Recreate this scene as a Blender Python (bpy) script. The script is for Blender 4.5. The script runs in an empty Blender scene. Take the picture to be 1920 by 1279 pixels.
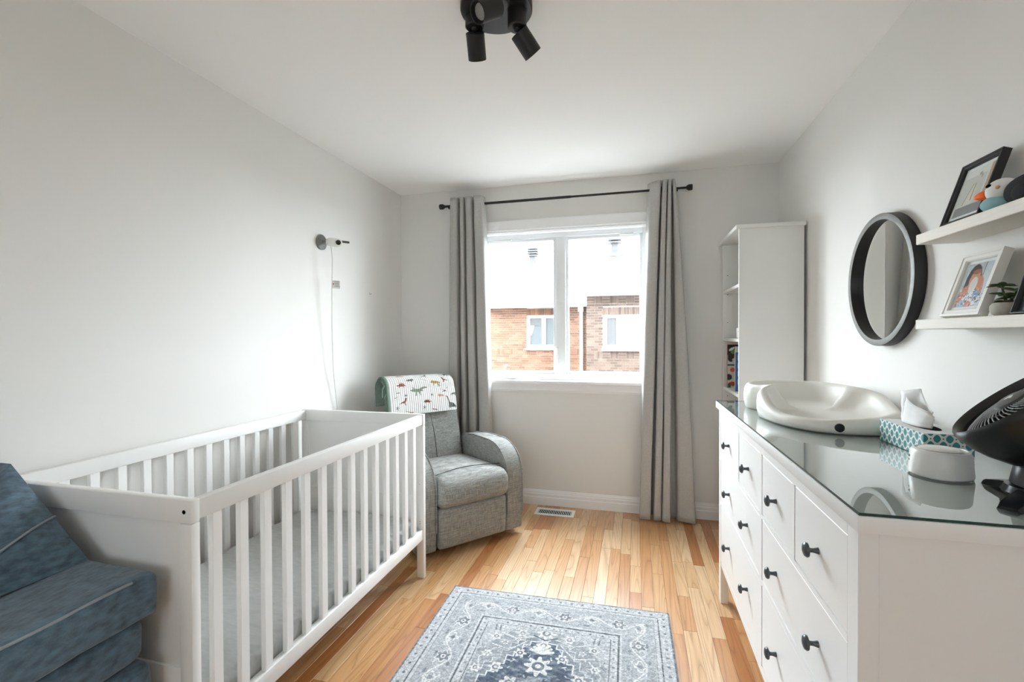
import bpy, bmesh, math, random
import numpy as np
from mathutils import Vector, Matrix

random.seed(7)
rng = np.random.default_rng(7)
SC = bpy.context.scene
COL = SC.collection

# ------------------------------------------------------------------ camera
def setup_camera():
    f, yaw, pit, roll, zc = 877.70, math.radians(14.724), math.radians(-0.6346), math.radians(-0.2176), 1.2857
    F = Vector((-math.sin(yaw) * math.cos(pit), math.cos(yaw) * math.cos(pit), math.sin(pit)))
    R = Vector((math.cos(yaw), math.sin(yaw), 0.0))
    U = R.cross(F)
    R2 = R * math.cos(roll) + U * math.sin(roll)
    U2 = -R * math.sin(roll) + U * math.cos(roll)
    cam = bpy.data.cameras.new('camera')
    cam.sensor_width = 36.0
    cam.lens = f * 36.0 / 1920.0
    cam.clip_start = 0.02
    cam.clip_end = 300
    ob = bpy.data.objects.new('camera', cam)
    COL.objects.link(ob)
    m = Matrix.Identity(4)
    for i in range(3):
        m[i][0], m[i][1], m[i][2] = R2[i], U2[i], -F[i]
    m[2][3] = zc
    ob.matrix_world = m
    SC.camera = ob
setup_camera()

# ------------------------------------------------------------------ world, exposure
EXPOSURE = 5.31
world = bpy.data.worlds.new('overcast_sky')
SC.world = world
world.use_nodes = True
wn = world.node_tree.nodes
wn['Background'].inputs[0].default_value = (0.868, 0.942, 1.0, 1)
wn['Background'].inputs[1].default_value = 1.0
SC.view_settings.view_transform = 'Standard'
SC.view_settings.look = 'None'
SC.view_settings.gamma = 1.0
SC.view_settings.use_curve_mapping = False
SC.view_settings.exposure = EXPOSURE
SC.cycles.use_denoising = True
SC.cycles.use_adaptive_sampling = True
SC.cycles.adaptive_threshold = 0.03
SC.cycles.max_bounces = 9
SC.cycles.diffuse_bounces = 6
SC.cycles.glossy_bounces = 3
SC.cycles.transparent_max_bounces = 8
SC.cycles.caustics_reflective = False
SC.cycles.caustics_refractive = False

# room extents (metres; camera stands at x=0, y=0)
XL, XR, YB, YF, H = -1.857, 0.931, 3.497, -2.6, 2.44
WX0, WX1, WZ0, WZ1 = -1.195, 0.10, 0.945, 2.085      # window opening

# a light portal on the window opening (emits nothing itself)
pl = bpy.data.lights.new('window_portal', 'AREA')
pl.shape = 'RECTANGLE'; pl.size = WX1 - WX0; pl.size_y = WZ1 - WZ0
pl.cycles.is_portal = True
po = bpy.data.objects.new('window_portal', pl)
po.location = ((WX0 + WX1) / 2, YB + 0.16, (WZ0 + WZ1) / 2)
po.rotation_euler = (math.radians(-90), 0, 0)
COL.objects.link(po)

# made-up window behind the camera, added as soft fill light
FX0, FX1, FZ0, FZ1 = -1.50, 0.55, 0.95, 2.15
pl2 = bpy.data.lights.new('fill_window_portal', 'AREA')
pl2.shape = 'RECTANGLE'; pl2.size = FX1 - FX0; pl2.size_y = FZ1 - FZ0
pl2.cycles.is_portal = True
po2 = bpy.data.objects.new('fill_window_portal', pl2)
po2.location = ((FX0 + FX1) / 2, YF - 0.16, (FZ0 + FZ1) / 2)
po2.rotation_euler = (math.radians(90), 0, 0)
COL.objects.link(po2)

# ------------------------------------------------------------------ colour helpers
def lin(c):
    c = np.asarray(c, float) / 255.0
    return np.where(c <= 0.04045, c / 12.92, ((c + 0.055) / 1.055) ** 2.4)
def L(r, g, b):
    v = lin((r, g, b)); return (float(v[0]), float(v[1]), float(v[2]), 1.0)

# ------------------------------------------------------------------ materials
def new_mat(name):
    m = bpy.data.materials.new(name); m.use_nodes = True
    nt = m.node_tree
    return m, nt, nt.nodes, nt.links, nt.nodes['Principled BSDF']
def mat(name, col, rough=0.5, spec=0.5, metal=0.0, noise=0.0, nscale=30, bump=0.0, bscale=200, coat=0.0, sheen=0.0, stretch=None):
    m, nt, N, K, P = new_mat(name)
    P.inputs['Base Color'].default_value = col
    P.inputs['Roughness'].default_value = rough
    P.inputs['Specular IOR Level'].default_value = spec
    P.inputs['Metallic'].default_value = metal
    P.inputs['Coat Weight'].default_value = coat
    if sheen:
        P.inputs['Sheen Weight'].default_value = sheen
    tc = N.new('ShaderNodeTexCoord')
    src = tc.outputs['Object']
    if stretch:
        mp = N.new('ShaderNodeMapping'); mp.inputs['Scale'].default_value = stretch
        K.new(src, mp.inputs['Vector']); src = mp.outputs['Vector']
    if noise:
        nz = N.new('ShaderNodeTexNoise'); nz.inputs['Scale'].default_value = nscale; nz.inputs['Detail'].default_value = 5
        K.new(src, nz.inputs['Vector'])
        mr = N.new('ShaderNodeMapRange'); mr.inputs[3].default_value = 1 - noise; mr.inputs[4].default_value = 1 + noise
        mr.inputs[1].default_value = 0.25; mr.inputs[2].default_value = 0.75
        K.new(nz.outputs['Fac'], mr.inputs[0])
        mx = N.new('ShaderNodeVectorMath'); mx.operation = 'SCALE'
        mx.inputs[0].default_value = col[:3]
        K.new(mr.outputs[0], mx.inputs['Scale']); K.new(mx.outputs[0], P.inputs['Base Color'])
    if bump:
        nb = N.new('ShaderNodeTexNoise'); nb.inputs['Scale'].default_value = bscale; nb.inputs['Detail'].default_value = 3
        K.new(src, nb.inputs['Vector'])
        bp = N.new('ShaderNodeBump'); bp.inputs['Strength'].default_value = bump; bp.inputs['Distance'].default_value = 0.002
        K.new(nb.outputs['Fac'], bp.inputs['Height']); K.new(bp.outputs[0], P.inputs['Normal'])
    return m
def attr_mat(name, rough=0.8, spec=0.3, bump=0.0, bscale=400, attr='Col'):
    m, nt, N, K, P = new_mat(name)
    a = N.new('ShaderNodeAttribute'); a.attribute_name = attr
    K.new(a.outputs['Color'], P.inputs['Base Color'])
    P.inputs['Roughness'].default_value = rough
    P.inputs['Specular IOR Level'].default_value = spec
    if bump:
        tc = N.new('ShaderNodeTexCoord')
        nb = N.new('ShaderNodeTexNoise'); nb.inputs['Scale'].default_value = bscale
        K.new(tc.outputs['Object'], nb.inputs['Vector'])
        bp = N.new('ShaderNodeBump'); bp.inputs['Strength'].default_value = bump; bp.inputs['Distance'].default_value = 0.002
        K.new(nb.outputs['Fac'], bp.inputs['Height']); K.new(bp.outputs[0], P.inputs['Normal'])
    return m
def clear_glass(name, tint, ior=1.5, gloss=1.0):
    m, nt, N, K, P = new_mat(name)
    N.remove(P)
    out = N['Material Output']
    t = N.new('ShaderNodeBsdfTransparent'); t.inputs[0].default_value = tint
    g = N.new('ShaderNodeBsdfGlossy'); g.inputs['Roughness'].default_value = 0.0
    fr = N.new('ShaderNodeFresnel'); fr.inputs['IOR'].default_value = ior
    mu = N.new('ShaderNodeMath'); mu.operation = 'MULTIPLY'; mu.inputs[1].default_value = gloss
    K.new(fr.outputs[0], mu.inputs[0])
    gi = N.new('ShaderNodeNewGeometry')        # reflect at the outer face only
    m1 = N.new('ShaderNodeMath'); m1.operation = 'SUBTRACT'; m1.inputs[0].default_value = 1.0
    K.new(gi.outputs['Backfacing'], m1.inputs[1])
    m2 = N.new('ShaderNodeMath'); m2.operation = 'MULTIPLY'; m2.use_clamp = True
    K.new(mu.outputs[0], m2.inputs[0]); K.new(m1.outputs[0], m2.inputs[1])
    mx = N.new('ShaderNodeMixShader')
    K.new(m2.outputs[0], mx.inputs[0]); K.new(t.outputs[0], mx.inputs[1]); K.new(g.outputs[0], mx.inputs[2])
    K.new(mx.outputs[0], out.inputs[0])
    return m
def weave_mat(name, c1, c2, freq=420, rough=0.9, bump=0.35, sheen=0.0, big=0.06):
    """linen-like cloth: two stretched noises crossing, weave in object space"""
    m, nt, N, K, P = new_mat(name)
    tc = N.new('ShaderNodeTexCoord')
    outs = []
    for sc in ((freq * .07, freq * .07, freq), (freq, freq, freq * .07)):
        mp = N.new('ShaderNodeMapping'); mp.inputs['Scale'].default_value = sc
        K.new(tc.outputs['Object'], mp.inputs['Vector'])
        nz = N.new('ShaderNodeTexNoise'); nz.inputs['Scale'].default_value = 1.0; nz.inputs['Detail'].default_value = 2
        K.new(mp.outputs[0], nz.inputs['Vector']); outs.append(nz.outputs['Fac'])
    mp = N.new('ShaderNodeMapping'); mp.inputs['Scale'].default_value = (freq * .1, freq * .1, freq * 1.0)
    K.new(tc.outputs['Object'], mp.inputs['Vector'])
    ad = N.new('ShaderNodeMath'); ad.operation = 'ADD'
    K.new(outs[0], ad.inputs[0]); K.new(outs[1], ad.inputs[1])
    mr = N.new('ShaderNodeMapRange'); mr.inputs[1].default_value = 0.72; mr.inputs[2].default_value = 1.28
    K.new(ad.outputs[0], mr.inputs[0])
    mx = N.new('ShaderNodeMix'); mx.data_type = 'RGBA'
    mx.inputs[6].default_value = c1; mx.inputs[7].default_value = c2
    K.new(mr.outputs[0], mx.inputs[0]); K.new(mx.outputs[2], P.inputs['Base Color'])
    P.inputs['Roughness'].default_value = rough; P.inputs['Specular IOR Level'].default_value = 0.2
    P.inputs['Sheen Weight'].default_value = sheen
    bp = N.new('ShaderNodeBump'); bp.inputs['Strength'].default_value = bump; bp.inputs['Distance'].default_value = 0.0015
    K.new(ad.outputs[0], bp.inputs['Height']); K.new(bp.outputs[0], P.inputs['Normal'])
    return m

M = {}
M['wall'] = mat('wall_paint_greige', L(228, 226, 222), 0.75, 0.25)
M['ceiling'] = mat('ceiling_paint', L(248, 247, 245), 0.85, 0.2)
M['trim'] = mat('white_trim_paint', L(240, 240, 240), 0.35, 0.5)
M['vinyl'] = mat('white_window_vinyl', L(236, 238, 240), 0.3, 0.5)
M['crib'] = mat('crib_white_paint', L(241, 240, 238), 0.38, 0.45)
M['dresser'] = mat('dresser_white_paint', L(243, 243, 242), 0.4, 0.45)
M['book_white'] = mat('bookcase_white_paint', L(228, 227, 223), 0.45, 0.4)
M['knob'] = mat('knob_dark_pewter', L(84, 88, 90), 0.35, 0.6, metal=0.6)
M['black'] = mat('black_metal', L(34, 34, 33), 0.45, 0.4)
M['black_gloss'] = mat('black_plastic', L(27, 29, 31), 0.28, 0.5)
M['wire'] = mat('grey_wire', L(150, 154, 156), 0.3, 0.6)
M['hole'] = mat('dark_recess', L(8, 8, 8), 0.9, 0.1)
M['lens'] = mat('frosted_lens', L(150, 150, 148), 0.5, 0.5, noise=0.15, nscale=160)
M['fill_glass'] = clear_glass('fill_dimming_glass', (0.315, 0.32, 0.32, 1), 1.45, 0.5)  # smooth tinted glass that dims the added fill window
M['glass'] = clear_glass('window_glass', (0.97, 0.98, 0.98, 1), 1.45, 0.5)
M['tableglass'] = clear_glass('table_glass', (0.90, 0.93, 0.92, 1), 1.6, 1.6)
M['glass_edge'] = mat('green_glass_edge', L(30, 62, 56), 0.12, 0.6)
M['mirror'] = mat('mirror_silver', (0.86, 0.87, 0.86, 1), 0.015, 0.5, metal=1.0)
M['mirror_face'] = mat('mirror_frame_lit_face', L(128, 126, 122), 0.45, 0.45, noise=0.15, nscale=60)  # front ring paler than the rim: light on the face put into colour
M['curtain'] = weave_mat('curtain_grey_cloth', L(166, 164, 160), L(186, 184, 180), 900, 0.75, 0.12, 0.15)
M['chair'] = weave_mat('recliner_linen', L(116, 116, 113), L(166, 166, 162), 300, 0.92, 0.35)
M['seam'] = mat('dark_seam', L(84, 84, 81), 0.9, 0.1)
M['blanket_edge'] = mat('sage_green_binding', L(110, 126, 115), 0.95, 0.1, noise=0.2, nscale=120)
M['blanket'] = attr_mat('dinosaur_muslin', 0.95, 0.1, 0.6, 300)
M['rug'] = attr_mat('rug_print', 0.95, 0.1, 0.4, 700)
M['rug_edge'] = mat('rug_binding', L(120, 128, 138), 0.95, 0.1)
M['print'] = attr_mat('photo_print', 0.35, 0.4)
M['couch'] = mat('blue_velvet', L(82, 104, 120), 0.85, 0.25, noise=0.5, nscale=60, bump=0.5, bscale=260, sheen=0.3, stretch=(1.2, .6, 1.2))
M['couch_seam'] = mat('blue_piping', L(142, 153, 163), 0.7, 0.3)
M['sheet'] = mat('heather_grey_sheet', L(196, 197, 196), 0.95, 0.1, noise=0.09, nscale=26, bump=0.35, bscale=60, stretch=(1, 3.2, 1))
M['pad'] = mat('pad_cream_foam', L(224, 221, 213), 0.42, 0.4)
M['pad_plug'] = mat('pad_plug_black', L(22, 22, 22), 0.5, 0.4)
M['white_plastic'] = mat('white_plastic', L(226, 225, 221), 0.35, 0.5)
M['grey_plastic'] = mat('grey_plastic', L(120, 121, 117), 0.4, 0.5)
M['dark_plastic'] = mat('dark_plastic', L(75, 75, 73), 0.4, 0.5)
M['tissue'] = mat('tissue_paper', L(240, 240, 239), 0.9, 0.1)
M['white_frame'] = mat('white_frame_paint', L(222, 220, 214), 0.45, 0.4)
M['matboard'] = mat('white_matboard', L(238, 238, 236), 0.85, 0.2)
M['shelf'] = mat('pale_ash_shelf', L(227, 222, 213), 0.55, 0.35, noise=0.05, nscale=16, stretch=(14, 1.0, 14))
M['pot'] = mat('grey_cement_pot', L(176, 172, 162), 0.85, 0.2, noise=0.1, nscale=90)
M['leaf'] = mat('succulent_green', L(64, 82, 48), 0.5, 0.4, noise=0.25, nscale=60)
M['cord'] = mat('white_cord', L(205, 205, 200), 0.5, 0.4)
M['penguin_black'] = mat('penguin_charcoal', L(45, 46, 48), 0.85, 0.2)
M['penguin_white'] = mat('penguin_white', L(230, 229, 227), 0.85, 0.2)
M['penguin_teal'] = mat('penguin_teal', L(150, 190, 194), 0.85, 0.2)
M['orange'] = mat('penguin_beak_orange', L(242, 100, 22), 0.6, 0.3)
M['tan'] = mat('penguin_cheek_tan', L(196, 160, 122), 0.8, 0.2)
M['mortar'] = mat('brick_mortar', L(124, 118, 113), 0.95, 0.1, noise=0.1, nscale=8)
M['soffit'] = mat('white_soffit', L(222, 222, 222), 0.7, 0.3)
M['roof'] = mat('pale_roof_shingle', L(205, 205, 203), 0.95, 0.1, noise=0.1, nscale=6, stretch=(.4, 3, 3))
M['roofvent'] = mat('roof_vent_grey', L(56, 56, 57), 0.7, 0.2)
M['ext_dark'] = mat('dark_interior_glass', L(62, 66, 68), 0.15, 0.5)
M['ext_curtain'] = mat('far_curtain', L(66, 66, 66), 0.9, 0.1)
M['ground'] = mat('grey_ground', L(106, 106, 104), 0.95, 0.1, noise=0.1, nscale=0.6)

def oak_material():
    m, nt, N, K, P = new_mat('oak_strip_floor')
    oi = N.new('ShaderNodeObjectInfo')
    geo = N.new('ShaderNodeNewGeometry')
    tc = N.new('ShaderNodeTexCoord')
    ad = N.new('ShaderNodeMath'); ad.operation = 'ADD'
    K.new(oi.outputs['Random'], ad.inputs[0]); K.new(geo.outputs['Random Per Island'], ad.inputs[1])
    mul = N.new('ShaderNodeMath'); mul.operation = 'MULTIPLY'; mul.inputs[1].default_value = 37.0
    K.new(ad.outputs[0], mul.inputs[0])
    comb = N.new('ShaderNodeCombineXYZ')
    K.new(mul.outputs[0], comb.inputs[0]); K.new(mul.outputs[0], comb.inputs[2])
    va = N.new('ShaderNodeVectorMath'); va.operation = 'ADD'
    K.new(tc.outputs['Object'], va.inputs[0]); K.new(comb.outputs[0], va.inputs[1])
    mp = N.new('ShaderNodeMapping'); mp.inputs['Scale'].default_value = (13, .85, 1)
    K.new(va.outputs[0], mp.inputs['Vector'])
    n1 = N.new('ShaderNodeTexNoise'); n1.inputs['Scale'].default_value = 1.0; n1.inputs['Detail'].default_value = 0.6
    K.new(mp.outputs[0], n1.inputs['Vector'])
    k = N.new('ShaderNodeMath'); k.operation = 'MULTIPLY'; k.inputs[1].default_value = 13.0
    K.new(n1.outputs['Fac'], k.inputs[0])
    fr = N.new('ShaderNodeMath'); fr.operation = 'FRACT'; K.new(k.outputs[0], fr.inputs[0])
    rp = N.new('ShaderNodeValToRGB')
    e = rp.color_ramp.elements
    e[0].position = 0.0; e[0].color = (0.62, 0.62, 0.62, 1)
    e[1].position = 1.0; e[1].color = (0.84, 0.84, 0.84, 1)
    for pos, v in ((0.16, 0.95), (0.45, 1.08), (0.80, 1.0)):
        q = rp.color_ramp.elements.new(pos); q.color = (v, v, v, 1)
    K.new(fr.outputs[0], rp.inputs[0])
    # fibres
    mp2 = N.new('ShaderNodeMapping'); mp2.inputs['Scale'].default_value = (420, 9, 1)
    K.new(va.outputs[0], mp2.inputs['Vector'])
    n2 = N.new('ShaderNodeTexNoise'); n2.inputs['Scale'].default_value = 1.0; n2.inputs['Detail'].default_value = 2
    K.new(mp2.outputs[0], n2.inputs['Vector'])
    mr = N.new('ShaderNodeMapRange'); mr.inputs[1].default_value = .3; mr.inputs[2].default_value = .7
    mr.inputs[3].default_value = 0.86; mr.inputs[4].default_value = 1.10
    K.new(n2.outputs['Fac'], mr.inputs[0])
    gm = N.new('ShaderNodeMath'); gm.operation = 'MULTIPLY'
    K.new(rp.outputs['Color'], gm.inputs[0]); K.new(mr.outputs[0], gm.inputs[1])
    # lines are redder than the clear wood: power per channel
    vm = N.new('ShaderNodeCombineXYZ')
    for i, pw in enumerate((0.75, 1.0, 1.35)):
        pn = N.new('ShaderNodeMath'); pn.operation = 'POWER'; pn.inputs[1].default_value = pw
        K.new(gm.outputs[0], pn.inputs[0]); K.new(pn.outputs[0], vm.inputs[i])
    mm = N.new('ShaderNodeVectorMath'); mm.operation = 'MULTIPLY'
    K.new(oi.outputs['Color'], mm.inputs[0]); K.new(vm.outputs[0], mm.inputs[1])
    K.new(mm.outputs[0], P.inputs['Base Color'])
    P.inputs['Roughness'].default_value = 0.42
    P.inputs['Specular IOR Level'].default_value = 0.5
    P.inputs['Coat Weight'].default_value = 0.9
    P.inputs['Coat Roughness'].default_value = 0.30
    bp = N.new('ShaderNodeBump'); bp.inputs['Strength'].default_value = 0.08; bp.inputs['Distance'].default_value = 0.001
    K.new(gm.outputs[0], bp.inputs['Height']); K.new(bp.outputs[0], P.inputs['Normal'])
    return m
M['oak'] = oak_material()
def brick_material():
    m, nt, N, K, P = new_mat('red_brick')
    oi = N.new('ShaderNodeObjectInfo'); geo = N.new('ShaderNodeNewGeometry')
    ad = N.new('ShaderNodeMath'); ad.operation = 'ADD'
    K.new(oi.outputs['Random'], ad.inputs[0]); K.new(geo.outputs['Random Per Island'], ad.inputs[1])
    fr = N.new('ShaderNodeMath'); fr.operation = 'FRACT'; K.new(ad.outputs[0], fr.inputs[0])
    mr = N.new('ShaderNodeMapRange'); mr.inputs[3].default_value = 0.7; mr.inputs[4].default_value = 1.3
    K.new(fr.outputs[0], mr.inputs[0])
    sc = N.new('ShaderNodeVectorMath'); sc.operation = 'SCALE'
    K.new(oi.outputs['Color'], sc.inputs[0]); K.new(mr.outputs[0], sc.inputs['Scale'])
    K.new(sc.outputs[0], P.inputs['Base Color'])
    P.inputs['Roughness'].default_value = 0.95; P.inputs['Specular IOR Level'].default_value = 0.1
    return m
M['brick'] = brick_material()
def tissue_box_material():
    """teal lattice print: rounded diamonds on a diagonal lattice with small dots"""
    m, nt, N, K, P = new_mat('tissue_box_print')
    tc = N.new('ShaderNodeTexCoord'); sp = N.new('ShaderNodeSeparateXYZ')
    K.new(tc.outputs['Object'], sp.inputs[0])
    def math_(op, a, b=None):
        n = N.new('ShaderNodeMath'); n.operation = op
        for i, v in enumerate((a, b)):
            if v is None: continue
            if isinstance(v, (int, float)): n.inputs[i].default_value = v
            else: K.new(v, n.inputs[i])
        return n.outputs[0]
    h = math_('ADD', sp.outputs[0], sp.outputs[1])
    u = math_('MULTIPLY', h, math.pi / 0.0275)
    v = math_('MULTIPLY', sp.outputs[2], math.pi / 0.0335)
    f1 = math_('ABSOLUTE', math_('SINE', math_('ADD', u, v)))
    f2 = math_('ABSOLUTE', math_('SINE', math_('SUBTRACT', u, v)))
    big = math_('GREATER_THAN', math_('MULTIPLY', f1, f2), 0.34)
    dot = math_('LESS_THAN', math_('MAXIMUM', f1, f2), 0.24)
    mx = N.new('ShaderNodeMix'); mx.data_type = 'RGBA'
    mx.inputs[6].default_value = L(228, 230, 228); mx.inputs[7].default_value = L(64, 140, 142)
    K.new(big, mx.inputs[0])
    mx2 = N.new('ShaderNodeMix'); mx2.data_type = 'RGBA'
    mx2.inputs[7].default_value = L(96, 106, 104)
    K.new(dot, mx2.inputs[0]); K.new(mx.outputs[2], mx2.inputs[6])
    K.new(mx2.outputs[2], P.inputs['Base Color'])
    P.inputs['Roughness'].default_value = 0.5
    return m
M['tissue_box'] = tissue_box_material()
M['tissue_top'] = mat('tissue_box_top', L(214, 216, 214), 0.5, 0.4, noise=0.12, nscale=70, stretch=(6, 1, 1))

# ------------------------------------------------------------------ mesh helpers
class B:
    """collects shapes in one bmesh; build() links it as ONE mesh object"""
    def __init__(self):
        self.bm = bmesh.new()
    def box(self, x0, x1, y0, y1, z0, z1, bev=0.0, seg=2, mx=None):
        r = bmesh.ops.create_cube(self.bm, size=1.0)
        vs = r['verts']
        for v in vs:
            v.co = Vector(((x0 + x1) / 2 + v.co.x * (x1 - x0), (y0 + y1) / 2 + v.co.y * (y1 - y0), (z0 + z1) / 2 + v.co.z * (z1 - z0)))
        if mx is not None:
            for v in vs: v.co = mx @ v.co
        if bev:
            es = list({e for v in vs for e in v.link_edges})
            bmesh.ops.bevel(self.bm, geom=es, offset=bev, segments=seg, profile=0.5, affect='EDGES')
        return self
    def grid(self, P, closed_u=False, closed_v=False, flip=False):
        """P: nested list [i][j] of points"""
        vs = [[self.bm.verts.new(p) for p in row] for row in P]
        ni, nj = len(vs), len(vs[0])
        for i in range(ni if closed_u else ni - 1):
            for j in range(nj if closed_v else nj - 1):
                a, b, c, d = vs[i][j], vs[(i + 1) % ni][j], vs[(i + 1) % ni][(j + 1) % nj], vs[i][(j + 1) % nj]
                f = (a, d, c, b) if flip else (a, b, c, d)
                try: self.bm.faces.new(f)
                except ValueError: pass
        return vs
    def ngon(self, vs):
        try: self.bm.faces.new(vs)
        except ValueError: pass
    def prism(self, pts, axis, a0, a1, bev=0.0, seg=2, mx=None):
        """closed polygon extruded along an axis; pts are the two other coordinates in order"""
        def mk(p, a):
            if axis == 'x': q = Vector((a, p[0], p[1]))
            elif axis == 'y': q = Vector((p[0], a, p[1]))
            else: q = Vector((p[0], p[1], a))
            return mx @ q if mx is not None else q
        v0 = [self.bm.verts.new(mk(p, a0)) for p in pts]
        v1 = [self.bm.verts.new(mk(p, a1)) for p in pts]
        fs = [self.bm.faces.new(v0), self.bm.faces.new(list(reversed(v1)))]
        n = len(pts)
        for i in range(n):
            fs.append(self.bm.faces.new((v0[i], v1[i], v1[(i + 1) % n], v0[(i + 1) % n])))
        bmesh.ops.recalc_face_normals(self.bm, faces=fs)
        if bev:
            es = list({e for f in fs[:2] for e in f.edges})
            bmesh.ops.bevel(self.bm, geom=es, offset=bev, segments=seg, profile=0.5, affect='EDGES')
        return self
    def tube(self, pts, r, n=10, closed=False):
        pts = [Vector(p) for p in pts]
        rs = r if isinstance(r, (list, tuple)) else [r] * len(pts)
        rows = []
        up = None
        for i, p in enumerate(pts):
            a = pts[i - 1] if i else (pts[-1] if closed else p)
            b = pts[(i + 1) % len(pts)] if (i < len(pts) - 1 or closed) else p
            t = (b - a).normalized()
            if up is None:
                up = Vector((0, 0, 1)) if abs(t.z) < 0.9 else Vector((1, 0, 0))
            x = (up - t * up.dot(t)).normalized(); y = t.cross(x); up = x
            rows.append([p + (x * math.cos(2 * math.pi * k / n) + y * math.sin(2 * math.pi * k / n)) * rs[i] for k in range(n)])
        vs = self.grid(rows, closed_u=closed, closed_v=True)
        if not closed:
            self.ngon(list(reversed(vs[0]))); self.ngon(vs[-1])
        return self
    def lathe(self, prof, mx=None, n=32, cap0=True, cap1=True):
        """prof: list of (radius, z)"""
        mx = mx or Matrix.Identity(4)
        rows = [[mx @ Vector((r * math.cos(2 * math.pi * k / n), r * math.sin(2 * math.pi * k / n), z)) for k in range(n)] for r, z in prof]
        vs = self.grid(rows, closed_v=True, flip=True)
        if cap0 and prof[0][0] > 1e-6: self.ngon(vs[0])
        if cap1 and prof[-1][0] > 1e-6: self.ngon(list(reversed(vs[-1])))
        return self
    def ell(self, c, r, n=20, m=12, mx=None):
        rows = []
        for i in range(m + 1):
            th = math.pi * i / m
            row = []
            for k in range(n):
                q = Vector((c[0] + r[0] * math.sin(th) * math.cos(2 * math.pi * k / n), c[1] + r[1] * math.sin(th) * math.sin(2 * math.pi * k / n), c[2] + r[2] * math.cos(th)))
                row.append(mx @ q if mx is not None else q)
            rows.append(row)
        self.grid(rows, closed_v=True)
        bmesh.ops.remove_doubles(self.bm, verts=self.bm.verts, dist=1e-6)
        return self
    def cushion(self, c, h, r, puff=(0, 0, 0), n=14, mx=None, fn=None):
        """rounded box of half sizes h with corner radius r and bulging faces"""
        tmp = bmesh.new()
        bmesh.ops.create_cube(tmp, size=2.0)
        bmesh.ops.subdivide_edges(tmp, edges=tmp.edges, cuts=n, use_grid_fill=True)
        mp = {}
        for v in tmp.verts:
            a, b, d = v.co
            # denser near the edges
            q = [math.copysign(1 - (1 - abs(s)) ** 1.6, s) for s in (a, b, d)]
            p = Vector((q[0] * h[0], q[1] * h[1], q[2] * h[2]))
            inner = Vector([max(-(h[k] - r), min(h[k] - r, p[k])) for k in range(3)])
            dd = p - inner
            if dd.length > 1e-9:
                p = inner + dd.normalized() * r if sum(1 for k in range(3) if abs(dd[k]) > 1e-9) > 1 else inner + dd.normalized() * min(r, dd.length)
            for k in range(3):
                o = [j for j in range(3) if j != k]
                w = (1 - q[o[0]] ** 2) * (1 - q[o[1]] ** 2)
                p[k] += puff[k] * w * (1 if q[k] > 0 else -1) * abs(q[k])
            if fn: p = fn(p)
            p = p + Vector(c)
            if mx is not None: p = mx @ p
            mp[v] = self.bm.verts.new(p)
        for f in tmp.faces:
            self.bm.faces.new([mp[v] for v in f.verts])
        tmp.free()
        return self
    def build(self, name, m, parent=None, smooth=None, world=True):
        me = bpy.data.meshes.new(name)
        if parent is not None and world:
            inv = WORLD[parent.name].inverted()
            bmesh.ops.transform(self.bm, matrix=inv, verts=self.bm.verts)
        bmesh.ops.recalc_face_normals(self.bm, faces=self.bm.faces)
        self.bm.to_mesh(me); self.bm.free()
        me.materials.append(m)
        if smooth is not None:
            for p in me.polygons: p.use_smooth = True
            me.set_sharp_from_angle(angle=math.radians(smooth))
        return link(name, me, parent)
WORLD = {}
def link(name, me, parent=None):
    o = bpy.data.objects.new(name, me)
    COL.objects.link(o)
    if parent is not None:
        o.parent = parent
        WORLD[o.name] = WORLD[parent.name].copy()
    else:
        WORLD[o.name] = Matrix.Identity(4)
    return o
def rebase(o, loc):
    """move the origin of a parentless mesh object to loc without moving its shape"""
    o.data.transform(Matrix.Translation(-Vector(loc)))
    o.location = loc
    WORLD[o.name] = Matrix.Translation(Vector(loc))
    return o
def tag(o, label, cat, group=None):
    o['label'] = label; o['category'] = cat
    if group: o['group'] = group
    return o
def thing(name, label, cat, loc, rotz=0.0, group=None):
    o = bpy.data.objects.new(name, None)
    o.empty_display_size = 0.1
    COL.objects.link(o)
    o.location = loc; o.rotation_euler = (0, 0, rotz)
    WORLD[o.name] = Matrix.Translation(Vector(loc)) @ Matrix.Rotation(rotz, 4, 'Z')
    return tag(o, label, cat, group)
def struct(o):
    o['kind'] = 'structure'; return o
def grid_mesh(name, P, colors, m, parent=None, thick=0.0, smooth=True):
    """P: array (nv, nu, 3) of points in the parent's local space; colors: (nv, nu, 3) linear"""
    nv, nu, _ = P.shape
    verts = P.reshape(-1, 3)
    idx = np.arange(nv * nu).reshape(nv, nu)
    faces = np.stack([idx[:-1, :-1], idx[:-1, 1:], idx[1:, 1:], idx[1:, :-1]], -1).reshape(-1, 4)
    me = bpy.data.meshes.new(name)
    me.from_pydata(verts.tolist(), [], faces.tolist())
    if colors is not None:
        ca = me.color_attributes.new('Col', 'FLOAT_COLOR', 'POINT')
        c4 = np.ones((nv * nu, 4)); c4[:, :3] = colors.reshape(-1, 3)
        ca.data.foreach_set('color', c4.astype(np.float32).ravel())
    me.materials.append(m)
    if smooth:
        me.polygons.foreach_set('use_smooth', np.ones(len(me.polygons), bool))
    o = link(name, me, parent)
    if thick:
        md = o.modifiers.new('thickness', 'SOLIDIFY'); md.thickness = thick; md.offset = 0
    return o

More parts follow.
